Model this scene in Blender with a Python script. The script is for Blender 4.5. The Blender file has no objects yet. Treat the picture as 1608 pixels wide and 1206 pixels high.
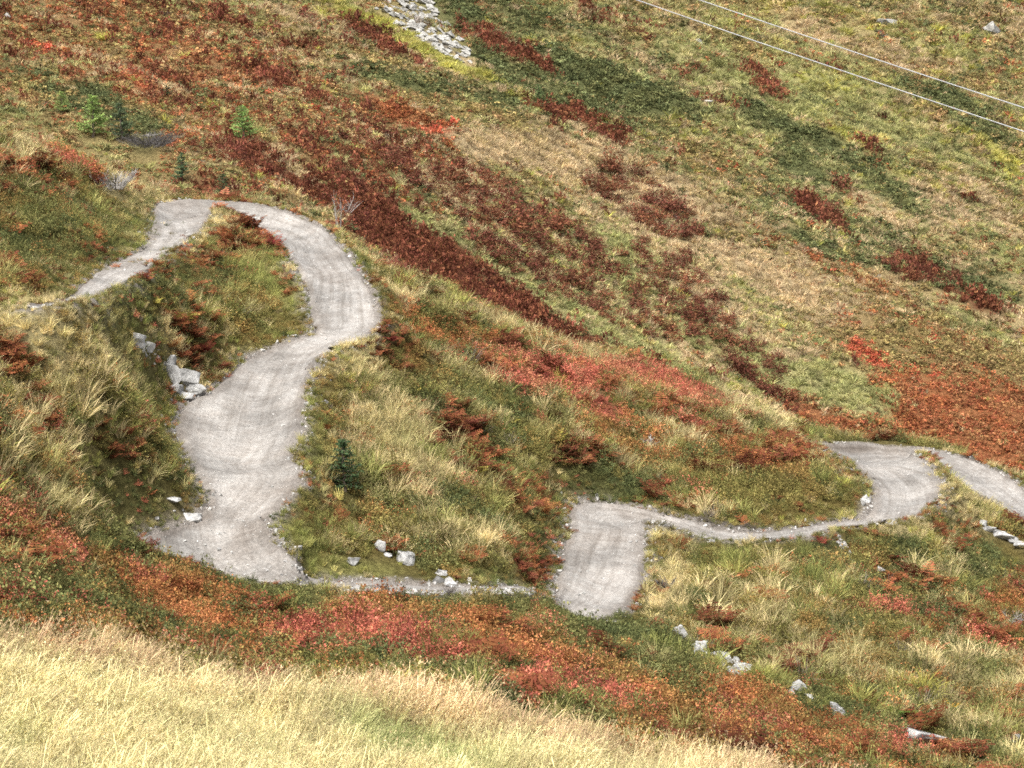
import bpy, bmesh, math, random
import numpy as np
from mathutils import Vector, Matrix, kdtree, noise

SC = bpy.context.scene
C = SC.collection
rng = np.random.default_rng(7)
random.seed(7)
PI = math.pi

# ------------------------------------------------------------------ camera
PW, PH = 1608.0, 1206.0
HF = math.radians(13.0)
F = (PW / 2) / math.tan(HF)
PITCH = math.radians(-8.0)
cp, sp = math.cos(PITCH), math.sin(PITCH)

cam = bpy.data.cameras.new('camera')
cam.sensor_width = 36.0
cam.lens = 18.0 / math.tan(HF)
cam.clip_end = 3000
cam.clip_start = 0.5
cob = bpy.data.objects.new('camera', cam)
C.objects.link(cob)
cob.rotation_euler = (PI / 2 + PITCH, 0, 0)
SC.camera = cob


def unproj(px, py, Y):
    """a point of the place seen at photo pixel (px, py), Y metres ahead"""
    a = (np.asarray(px, float) - PW / 2) / F
    b = (PH / 2 - np.asarray(py, float)) / F
    dy = cp - b * sp
    dz = sp + b * cp
    s = np.asarray(Y, float) / dy
    return np.stack([a * s, np.asarray(Y, float) + 0 * a, dz * s], -1)


def proj(P):
    x, y, z = P[..., 0], P[..., 1], P[..., 2]
    d = y * cp + z * sp
    v = -y * sp + z * cp
    return PW / 2 + F * x / d, PH / 2 - F * v / d


# ------------------------------------------------------------------ noise
def _h(ix, iy, seed):
    n = (ix.astype(np.int64) * 374761393 + iy.astype(np.int64) * 668265263 + seed * 144665) & 0xFFFFFFFF
    n = ((n ^ (n >> 13)) * 1274126177) & 0xFFFFFFFF
    n = n ^ (n >> 16)
    return (n & 0xFFFF) / 65535.0


def vn(x, y, seed=0):
    x = np.asarray(x, float); y = np.asarray(y, float)
    ix = np.floor(x); iy = np.floor(y)
    fx = x - ix; fy = y - iy
    fx = fx * fx * (3 - 2 * fx); fy = fy * fy * (3 - 2 * fy)
    a = _h(ix, iy, seed); b = _h(ix + 1, iy, seed); c = _h(ix, iy + 1, seed); d = _h(ix + 1, iy + 1, seed)
    return (a * (1 - fx) + b * fx) * (1 - fy) + (c * (1 - fx) + d * fx) * fy * 1.0


def fbm(x, y, seed=0, o=4):
    s = 0; amp = 1; t = 0
    for k in range(o):
        s = s + amp * (vn(x * 2 ** k + 17.3 * k, y * 2 ** k - 9.1 * k, seed + k * 31) * 2 - 1); t += amp; amp *= 0.5
    return s / t


# ------------------------------------------------------------------ the trail: edges of the gravel, station by station
ST = [  # left edge px, py, Y, right edge px, py, Y, sag of the dish
 (45,477,52.5, 50,482,52,.03),(91,472,54.5, 100,477,53.5,.03),(128,454,58.5, 160,457,57.5,.05),(150,433,62.5, 200,440,61,.06),
 (168,420,65.5, 232,423,64.5,.06),(201,403,69, 258,402,68.5,.07),(228,385,72, 285,380,72,.08),(242,368,74.5, 312,366,74.5,.10),
 (244,345,78, 323,345,77,.16),(250,322,81.5, 327,332,79,.34),(285,317,83, 333,328,79.7,.42),(330,316,83.5, 343,326,80,.45),
 (380,318,83, 373,331,79.5,.45),(430,327,82, 403,349,78,.42),(470,340,80.5, 430,369,76,.36),(505,358,78.5, 450,386,74.5,.28),
 (530,385,76, 462,403,73,.2),(550,410,74, 478,428,71,.12),(568,433,72.3, 487,445,70,.06),(579,458,70.7, 494,468,69,.08),
 (585,485,69.2, 500,490,68,.08),(587,512,67.8, 506,512,67.0,.06),(565,530,66.3, 500,521,66.5,.05),(535,541,65.3, 470,530,65.8,.06),
 (508,553,64.2, 430,546,65,.1),(494,565,63.3, 395,565,64,.16),(486,583,62.2, 362,592,62.3,.22),(478,605,61.1, 328,618,60.8,.26),
 (471,632,59.7, 297,637,59.6,.32),(466,655,58.6, 288,660,58.5,.34),(460,685,57.2, 292,685,57.3,.3),(445,717,55.8, 303,714,56,.22),
 (466,742,54.8, 319,740,54.8,.12),(447,770,53.7, 332,773,53.5,.14),(424,797,52.7, 334,800,52.4,.12),(410,815,52, 318,818,51.6,.14),
 (411,825,51.6, 280,828,51,.24),(415,833,51.3, 240,839,50.2,.34),(420,842,51, 216,850,49.6,.42),(427,851,50.7, 214,861,49.0,.45),
 (436,862,50.4, 238,871,48.6,.45),(448,872,50.2, 290,880,48.5,.42),(462,882,50.1, 349,899,48.4,.36),(478,893,50.1, 400,911,48.5,.28),
 (492,904,50.3, 447,916,48.9,.2),(520,912,50.6, 500,919,49.4,.12),(560,915,50.9, 560,921,49.9,.06),(630,917,51.2, 630,924,50.3,.05),
 (700,919,51.5, 700,926,50.6,.05),(770,918,52, 770,924,51.2,.05),(815,917,52.6, 820,924,51.8,.05),(860,935,54, 855,950,52.5,.08),
 (876,940,55, 900,968,53,.08),(879,931,56, 946,970,53.6,.05),(881,920,56.7, 975,956,55,.04),(884,905,57.7, 990,934,56.2,.04),
 (887,890,58.6, 1003,910,57.5,.04),(891,867,60, 1007,880,59.2,.03),(899,842,61.5, 1006,850,61,.05),(905,822,62.8, 1004,829,62.2,.1),
 (903,803,64.3, 1006,823,62.6,.2),(920,792,65.3, 1010,819,62.9,.28),(945,789,65.8, 1018,817,63.1,.3),(976,793,65.6, 1030,819,63.1,.28),
 (1013,801,65.2, 1045,823,62.9,.22),(1068,815,64.3, 1075,831,62.7,.15),(1112,829,63.8, 1110,842,62.5,.1),(1152,835,63.7, 1140,848,62.4,.08),
 (1202,837,64, 1202,846,62.8,.08),(1256,830,64.8, 1260,843,63.3,.08),(1303,820,65.8, 1310,829,64.6,.08),(1345,816,66.3, 1370,821,65.3,.1),
 (1372,806,67, 1415,813,66,.14),(1380,790,68.3, 1449,802,67,.18),(1378,768,70, 1466,775,69,.18),(1365,748,71.8, 1467,753,70.8,.16),
 (1345,728,73.5, 1457,736,72.3,.2),(1318,710,75.5, 1448,722,73.5,.3),(1288,694,78, 1437,713,74.7,.5),(1330,695,79.3, 1433,711,75.3,.6),
 (1370,697,80, 1431,711,76,.5),(1417,702,80.3, 1433,712,77,.35),(1471,707,80.2, 1450,721,77.3,.28),(1515,719,79.5, 1471,733,76.8,.25),
 (1555,736,78.3, 1515,759,75.3,.22),(1588,756,77, 1548,778,74.2,.2),(1625,785,75.3, 1590,803,73,.18),(1680,830,73, 1640,835,71.5,.12),
 (1760,890,70, 1720,890,69,.1),(1860,965,67, 1810,965,66,.08),(1990,1050,64.5, 1940,1052,63.5,.08),(2150,1130,62.5, 2110,1140,61.5,.08)]
ST = np.array(ST, float)
TL = unproj(ST[:, 0], ST[:, 1], ST[:, 2])
TR = unproj(ST[:, 3], ST[:, 4], ST[:, 5])


def catmull(A, n):
    A = np.asarray(A, float)
    if A.ndim == 1: A = A[:, None]
    P = np.vstack([2 * A[:1] - A[1:2], A, 2 * A[-1:] - A[-2:-1]])
    out = []
    for i in range(len(A) - 1):
        p0, p1, p2, p3 = P[i:i + 4]
        for k in range(n):
            t = k / n
            out.append(0.5 * ((2 * p1) + (-p0 + p2) * t + (2 * p0 - 5 * p1 + 4 * p2 - p3) * t * t + (-p0 + 3 * p1 - 3 * p2 + p3) * t ** 3))
    out.append(A[-1])
    return np.array(out)


NS = 8
tl = catmull(TL, NS); tr = catmull(TR, NS); sag = catmull(ST[:, 6], NS)[:, 0]
NU = 19
tt = np.linspace(0, 1, NU)
cen = (tl + tr) / 2
arc = np.concatenate([[0], np.cumsum(np.linalg.norm(np.diff(cen, axis=0), axis=1))])
side = tl - tr
wid = np.linalg.norm(side[:, :2], axis=1)
RIB = tr[:, None, :] * tt[None, :, None] + tl[:, None, :] * (1 - tt)[None, :, None]
prof = (4 * tt * (1 - tt)) ** 0.8
RIB[:, :, 2] -= sag[:, None] * prof[None, :]
RIB[:, :, 2] += 0.07 * fbm(RIB[:, :, 0] * 1.3, RIB[:, :, 1] * 0.9, 5) + 0.09 * fbm(RIB[:, :, 0] * .4, RIB[:, :, 1] * 0.3, 9)
# ragged edges
for e, sgn in ((0, 1), (NU - 1, -1)):
    w = (0.15 * fbm(arc * 0.9, 0 * arc + e, 12) + 0.11 * fbm(arc * 3, 0 * arc + e, 14))[:, None]
    d = side / np.maximum(np.linalg.norm(side, axis=1), .3)[:, None]
    RIB[:, e, :2] += sgn * (w * d)[:, :2]

# ------------------------------------------------------------------ terrain: heights through points read off the slopes
CP = [  # px, py, Y
 # foreground grass shoulder and red bilberry slope
 (0,1206,31),(300,1206,34),(800,1206,37),(1200,1206,42),(1608,1206,47),(0,1100,34),(300,1120,37.2),(0,1000,37),(0,890,40),(0,800,43),(300,1050,40.4),(300,960,44.8),(130,900,44),
 (150,850,46),(120,1000,38.5),(550,1000,45),(550,1100,39.5),(550,1206,35.5),(800,1000,47.3),(800,1100,42),(1000,1000,50.5),(1000,1100,45),(1200,1100,47.3),(1400,1160,48.3),(1000,1206,39.5),(1400,1206,44.8),
 (650,955,48.8),(480,950,47.3),(800,955,50),(900,990,50.7),
 (1200,1000,54),(1400,1000,57),(1608,1000,60.5),(1608,900,67),(1400,900,62.5),(1200,900,59.5),(1100,870,61.2),(1608,1100,53.5),(1100,960,55),(1040,900,59.5),(1050,990,53),(1500,860,67.5),(1330,870,63),(1540,800,72.3),(1490,770,72.8),
 # left flank
 (0,650,47.5),(0,720,45),(0,560,50.5),(150,650,50.8),(100,750,47.5),(200,780,48.8),(250,720,52.2),(200,560,57.6),(180,505,59.2),(140,482,58.0),(270,610,58.6),(230,670,53.6),(100,530,54.4),(20,490,52.3),(110,490,55.6),(300,770,52.6),(180,830,48.7),(260,560,60.6),
 # hump between the upper limbs
 (300,450,66.8),(400,380,74.5),(360,345,77.8),(450,470,69.5),(400,520,66.8),(330,540,63),(240,460,62.8),(330,390,72.5),(350,570,63.3),(460,430,71.8),
 # hill left of the upper limb
 (0,430,58.5),(0,300,68),(100,350,69),(0,210,75),(140,265,79.5),(250,312,83.5),(150,410,66),(200,360,74),(60,420,60.5),(200,300,80),(60,250,75.5),
 # middle spur
 (600,560,67.3),(545,560,65.2),(545,620,62.2),(560,700,59.7),(600,850,53.6),(560,800,55.6),(750,800,57.8),(500,800,54.4),(700,650,64.7),(700,560,69.5),(850,600,71.6),(800,680,65.8),(900,700,67.2),(850,800,60.2),(830,880,55),(720,880,53.5),(650,890,52.6),
 (1000,640,73),(1100,700,71.6),(1050,760,67),(1000,740,67.6),(1100,795,65.3),(1200,800,65.8),(1300,795,67),(1250,740,70.2),(1330,770,68.8),(1180,690,74),(1290,715,74.3),
 # its crest
 (600,440,75.2),(664,462,77),(738,492,78.2),(822,530,79),(882,556,79.5),(1000,573,80.2),(1068,600,80.2),(1150,640,80),(1250,680,79.6),
 # the far hillside
 (250,300,97),(300,250,101),(500,290,106),(420,270,104),(600,340,108),(700,440,108.5),(800,500,109),(900,540,111),(1000,560,114),(1100,590,117),(1200,640,119),(1300,680,120),(1608,700,123),(1450,690,122),
 (0,150,108),(100,170,106),(60,120,113),(200,240,101.5),(380,200,112),(0,60,130),(0,0,148),(150,100,121),(300,100,134),(300,0,167),(450,160,127),(600,0,193),(600,100,160),(600,200,135),(750,330,121),(750,200,143),(800,100,180),(800,0,217),(900,300,146),(900,450,121),(1000,200,184),(1050,380,146),
 (1050,100,210),(1000,0,245),(1200,100,233),(1200,0,270),(1200,300,176),(1200,450,146),(1200,550,130),(1400,600,132),(1400,450,158),(1400,300,192),(1400,150,235),(1400,0,285),(1608,500,160),(1608,600,140),(1608,300,205),(1608,150,250),(1608,0,300)]
CP = np.array(CP, float)
P3 = [unproj(CP[:, 0], CP[:, 1], CP[:, 2]), TL, TR]
# behind every crest the ground falls out of sight
CREST = [(600,440,75.2),(664,462,77),(738,492,78.2),(822,530,79),(882,556,79.5),(1000,573,80.2),(1068,600,80.2),(1150,640,80),(1250,680,79.6),(1310,694,79.8),(1400,700,81),(1471,705,81),(1530,722,80),(1590,755,77.5),(560,408,76),(520,368,79.5),(440,326,84),(340,314,85.5),(255,318,84),(150,268,80.5),(60,228,77.5),(0,205,76)]
for (qx, qy, qY) in CREST:
    P3.append(unproj(qx, qy + 26, qY + 7.5)[None]); P3.append(unproj(qx, qy + 8, qY + 2.6)[None])
HID = [  # x, y, z : ground no pixel shows: behind the crests, round the camera, beyond the frame
 (0,2,-1.75),(3,2,-2.2),(-3,2,-1.3),(0,8,-4.0),(4,8,-4.9),(-4,8,-3.2),(0,16,-6.7),(8,16,-8.2),(-8,16,-5.2),(0,25,-9.6),(10,26,-11.6),(-10,25,-7.8),
 (2,96,-13),(8,97,-16),(15,98,-19),(24,100,-21.5),(16,90,-17),(8,88,-13.8),(22,90,-18.5),(-24,90,-2.6),
 (-16,37,-7.6),(-20,50,-4.2),(-25,70,1.5),(-32,90,4),(-40,120,9),(-55,160,20),(-75,220,34),
 (20,47,-18),(26,60,-18.6),(32,80,-20),(45,110,-27),(60,150,-30),(80,200,-28),(105,260,-20),
 (-30,200,17),(10,300,20),(60,340,19),(110,360,14),(0,420,46),(90,480,42),(-110,400,80),(170,480,26),(0,600,80),(150,600,62),(-200,600,130),(240,600,40)]
P3.append(np.array(HID, float))
P3 = np.vstack(P3)


def ab(x, y):
    return np.stack([x / y * 60.0, 60.0 * np.log(y / 60.0)], -1)


Q = ab(P3[:, 0], P3[:, 1])
hh = P3[:, 2] / P3[:, 1] * 60.0
# drop duplicates that sit too close
keep = []
for i in range(len(Q)):
    if all((Q[i, 0] - Q[j, 0]) ** 2 + (Q[i, 1] - Q[j, 1]) ** 2 > 0.09 for j in keep): keep.append(i)
Q = Q[keep]; hh = hh[keep]
n = len(Q)


def tps(r2):
    return 0.5 * r2 * np.log(r2 + 1e-9)


K = tps(((Q[:, None] - Q[None]) ** 2).sum(-1)) + np.eye(n) * 0.35
Pm = np.hstack([np.ones((n, 1)), Q])
A = np.block([[K, Pm], [Pm.T, np.zeros((3, 3))]])
W = np.linalg.solve(A, np.concatenate([hh, np.zeros(3)]))

ROW = np.concatenate([np.exp(np.linspace(np.log(1.5), np.log(25), 50, endpoint=False)),
                      np.exp(np.linspace(np.log(25), np.log(100), 430, endpoint=False)),
                      np.exp(np.linspace(np.log(100), np.log(600), 300))])
LROW = np.log(ROW)
NC = 560
UMAX = 0.40
US = np.linspace(-UMAX, UMAX, NC)
gx = US[None, :] * ROW[:, None]
gy = np.repeat(ROW[:, None], NC, 1)
G = ab(gx.ravel(), gy.ravel())
hz = np.empty(len(G))
for i in range(0, len(G), 20000):
    g = G[i:i + 20000]
    hz[i:i + 20000] = tps(((g[:, None] - Q[None]) ** 2).sum(-1)) @ W[:n] + W[n] + g @ W[n + 1:]
gz = (hz.reshape(gx.shape) / 60.0) * gy

# distance to the trail
rib_s = RIB
kd = kdtree.KDTree(rib_s.shape[0] * rib_s.shape[1])
flat = rib_s.reshape(-1, 3)
for i, p in enumerate(flat): kd.insert((p[0], p[1], 0), i)
kd.balance()
TD = np.full(gx.shape, 99.0); TZ = np.zeros(gx.shape)
jy = np.where((ROW > 44) & (ROW < 90))[0]
for j in jy:
    for i in range(NC):
        co, idx, d = kd.find((gx[j, i], gy[j, i], 0))
        TD[j, i] = d; TZ[j, i] = flat[idx, 2]
near = np.clip((100 - gy) / 12, 0, 1)
open_ = np.clip((TD - 0.3) / 1.5, 0, 1)
bump = 0.16 * fbm(gx * 0.9, gy * 0.6, 3, 4) + 0.35 * fbm(gx * 0.22, gy * 0.16, 4, 3)
# far slope: ribs and gullies that run down the fall line
fa = gx * 0.45 + gy * 0.89; fb = gx * 0.89 - gy * 0.45
farb = 2.3 * fbm(fa * 0.05, fb * 0.012, 21, 4) + 0.95 * fbm(fa * 0.22, fb * 0.05, 22, 4) + 0.28 * fbm(gx * .7, gy * .5, 23, 3)
bump = bump + .12 * fbm(gx * 1.9, gy * 1.4, 8, 2)
gz = gz + near * open_ * bump * np.clip(gy / 30, 0, 1) + (1 - near) * farb * np.clip((gy - 92) / 30, 0, 1) * np.clip(gy / 150, .7, 1.5)
w = np.exp(-np.maximum(TD - 0.15, 0) ** 2 / 0.35)
ins = np.clip((0.22 - TD) / 0.12, 0, 1)
gz = gz * (1 - w) + (TZ + 0.01 - 0.14 * ins) * w


def bil(Agrid, x, y):
    u = (np.asarray(x) / y + UMAX) / (2 * UMAX) * (NC - 1)
    v = np.interp(np.log(y), LROW, np.arange(len(ROW)))
    u = np.clip(u, 0, NC - 1.001); v = np.clip(v, 0, len(ROW) - 1.001)
    i = u.astype(int); j = v.astype(int); fu = u - i; fv = v - j
    return (Agrid[j, i] * (1 - fu) + Agrid[j, i + 1] * fu) * (1 - fv) + (Agrid[j + 1, i] * (1 - fu) + Agrid[j + 1, i + 1] * fu) * fv


_dy = np.gradient(gz, axis=0) / np.gradient(gy, axis=0)
_dx = np.gradient(gz, axis=1) / np.gradient(gx, axis=1)
_dy = _dy - 0 * _dx
STEEP = np.sqrt(1 + _dx ** 2 + (_dy - US[None, :] * _dx) ** 2)


def ground(x, y):
    return bil(gz, np.asarray(x, float), np.asarray(y, float))


YS = np.exp(np.linspace(np.log(26), np.log(420), 2600))


def at(px, py):
    """first ground point met by looking through a photo pixel"""
    P = unproj(np.full(YS.shape, px), np.full(YS.shape, py), YS)
    below = P[:, 2] < ground(P[:, 0], P[:, 1])
    k = int(np.argmax(below)) if below.any() else len(YS) - 1
    p = P[k].copy(); p[2] = float(ground(p[0], p[1]))
    return p


# ------------------------------------------------------------------ vegetation map
SPEC = ['straw', 'green', 'red', 'orange', 'dark', 'bracken', 'olive', 'dirt', 'meadow']
IX = {s: i for i, s in enumerate(SPEC)}
NEAR = [
 (100,370,150,70,20,'dark',.48),(100,380,150,80,20,'olive',.4),(1200,960,260,110,15,'olive',.36),(1250,930,260,90,15,'dark',.38),(1450,1080,160,80,15,'dark',.3),(700,800,200,80,15,'olive',.36),(650,780,200,90,15,'dark',.34),(120,640,140,90,30,'olive',.34),(120,640,150,90,30,'straw',.42),(210,760,80,50,30,'dark',.3),(160,560,90,40,30,'green',.3),  # px, py, rx, ry, tilt (deg, clockwise on the photo), species, weight
 (625,458,36,7,27,'straw',.9),(705,482,46,6,24,'straw',.9),(800,523,50,6,26,'straw',1.0),(910,562,50,6,14,'straw',.8),(60,500,80,35,10,'straw',1.1),(135,545,100,28,30,'straw',1.0),(15,560,34,40,0,'bracken',.8),(45,640,40,22,10,'bracken',.75),(150,620,90,30,40,'straw',.8),(110,720,110,40,30,'orange',.35),
 (230,650,50,60,20,'green',.7),(220,750,90,60,30,'dark',.45),(30,775,70,22,30,'straw',1.2),(85,810,60,14,20,'straw',.9),(200,680,60,30,30,'olive',.6),(170,750,60,20,20,'green',.6),
 (70,235,95,9,28,'red',1.5),(150,268,50,6,28,'orange',1.2),(25,240,35,18,20,'straw',.8),(60,290,45,16,25,'bracken',.6),(50,390,60,40,0,'dark',.8),(190,300,45,26,20,'straw',.9),(205,370,40,30,0,'green',.5),(150,400,40,22,0,'bracken',.6),(20,420,40,30,0,'bracken',.3),(100,300,60,20,20,'olive',.5),(215,395,22,10,-40,'green',1.1),
 (385,360,50,30,20,'bracken',1.3),(330,410,45,25,0,'bracken',1.0),(270,450,70,35,10,'dark',.9),(300,510,36,30,0,'bracken',.7),(420,420,50,55,20,'green',.8),(440,480,50,40,20,'green',.8),(345,342,36,10,10,'straw',1.5),(310,365,16,14,0,'straw',1.2),(475,505,40,20,20,'olive',.9),(300,560,40,30,0,'bracken',.7),(235,425,30,14,-20,'bracken',1.2),(400,500,50,40,0,'olive',.6),(450,430,14,30,-10,'bracken',1.1),
 (550,560,50,40,0,'straw',.7),(620,540,50,40,10,'bracken',.9),(600,470,30,30,30,'olive',.8),(545,530,55,14,0,'straw',1.4),(640,570,50,30,20,'olive',.7),(680,500,50,10,27,'orange',.6),(735,535,80,20,20,'orange',1.2),(860,595,90,26,15,'red',1.5),(960,590,90,22,10,'red',1.4),(1060,615,100,18,20,'red',1.6),(930,635,90,26,20,'red',1.1),(1080,665,60,12,20,'red',.9),(1150,655,60,10,28,'red',1.1),(1210,672,90,8,26,'straw',1.6),
 (1010,690,110,30,15,'orange',.8),(1260,715,70,22,22,'orange',1.1),(1180,720,90,24,20,'orange',.6),(1200,775,130,28,8,'olive',.7),(610,680,45,46,30,'straw',1.2),(575,740,40,30,0,'green',.6),(690,630,70,40,20,'dark',.5),(680,660,40,30,0,'bracken',.8),(750,700,50,30,20,'bracken',.8),(830,640,60,30,20,'dark',.6),(640,770,50,60,10,'straw',.9),(860,790,26,18,0,'bracken',.6),(600,830,100,30,0,'olive',.7),(730,850,70,30,10,'straw',.7),(870,840,30,40,0,'dark',.6),(850,895,24,22,0,'bracken',1.1),(905,715,40,16,10,'bracken',.4),(780,760,60,40,0,'green',.5),(990,760,90,30,10,'dark',.7),(800,690,40,24,0,'dark',.6),(920,770,40,24,0,'dark',.4),(560,800,60,30,0,'orange',.5),
 (478,680,14,70,8,'green',1.4),(480,600,12,30,0,'green',1.2),(480,850,40,30,40,'green',1.1),(560,890,70,18,0,'green',.8),(520,620,30,40,0,'olive',.5),(760,880,60,20,0,'green',.6),
 (1045,930,24,60,10,'straw',1.2),(1040,830,36,14,10,'straw',1.0),(1130,890,60,30,10,'green',.8),(1200,960,110,36,10,'straw',.6),(1310,860,50,14,10,'dark',.8),(1430,870,60,30,10,'dark',.7),(1500,800,70,20,35,'straw',.9),(1440,840,50,16,10,'straw',.6),(1420,972,75,8,10,'red',1.5),(1560,1010,50,14,18,'red',1.3),(1595,950,30,30,20,'orange',1.1),(1560,890,60,22,20,'dark',.8),(1590,900,30,16,20,'orange',.7),(1290,1050,110,30,10,'straw',.75),(1500,1060,110,24,15,'straw',.8),(1090,960,40,20,0,'dark',.9),(1570,1150,60,30,15,'green',.6),(1450,1120,40,20,0,'dark',.6),(1300,920,80,30,0,'green',.4),(1480,990,60,14,10,'dark',.7),(1420,1132,45,7,8,'red',.9),
 # red slope in front
 (560,1000,110,22,10,'red',1.7),(660,1030,60,14,12,'red',1.6),(850,1090,70,16,15,'red',1.1),(960,1085,70,14,18,'red',1.3),(1060,1100,80,12,20,'orange',1.1),(30,825,60,26,25,'red',1.3),(90,880,60,12,10,'red',.9),(30,870,30,18,0,'red',1.0),(250,925,90,18,14,'orange',1.1),(230,910,40,14,10,'red',.9),(340,975,110,12,14,'orange',1.3),(290,960,40,12,0,'orange',.8),(150,845,90,18,20,'dark',1.3),(60,930,70,18,10,'dark',1.2),(110,965,110,14,10,'dark',1.1),(430,940,60,16,5,'dark',1.3),(290,885,40,10,10,'bracken',.7),(240,975,50,10,10,'dark',.9),(380,1010,90,12,12,'dark',.9),(420,930,80,14,10,'dark',.6),(740,1075,60,14,14,'dark',1.2),(740,975,70,16,10,'olive',1.1),(790,965,50,20,20,'dark',1.0),(900,985,80,30,30,'dark',1.2),(1000,1010,110,30,28,'dark',1.1),(1150,1080,130,16,22,'green',.9),(1300,1130,140,18,18,'dark',1.2),(1230,1130,120,10,20,'orange',.8),(620,975,80,10,8,'orange',.9),(800,1020,110,16,16,'orange',.9),(960,1040,60,12,20,'bracken',.9),(1180,1140,110,10,20,'red',.8),(1440,1185,90,10,10,'red',1.3),(1300,1175,60,10,10,'orange',.8),(900,1140,60,10,16,'dark',.8),(730,950,24,16,0,'straw',1.1),(640,945,70,9,3,'dark',.6),(1560,1190,60,14,10,'dark',.9),(600,1045,60,8,10,'dark',.8),(60,850,60,10,10,'orange',.7),(180,890,40,14,0,'dark',.5),(640,990,90,8,10,'dark',.3),(1280,1105,100,9,20,'green',.5),
 # bare earth
 (690,932,160,8,2,'dirt',2.2),(880,850,12,40,8,'dirt',1.1),(1150,822,80,9,8,'dirt',1.9),(281,680,10,34,-8,'dirt',1.6),(1375,790,10,20,0,'dirt',.9),(1330,868,26,16,35,'dirt',1.2),(225,480,40,30,20,'olive',.7),(200,520,50,26,30,'green',.6),(250,540,40,26,30,'straw',.6),(1120,1030,70,12,22,'dirt',.7),
 (1250,1090,60,8,20,'dirt',.7),(415,855,12,40,-30,'dirt',.7),(1580,845,50,10,30,'dirt',.8)]
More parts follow.
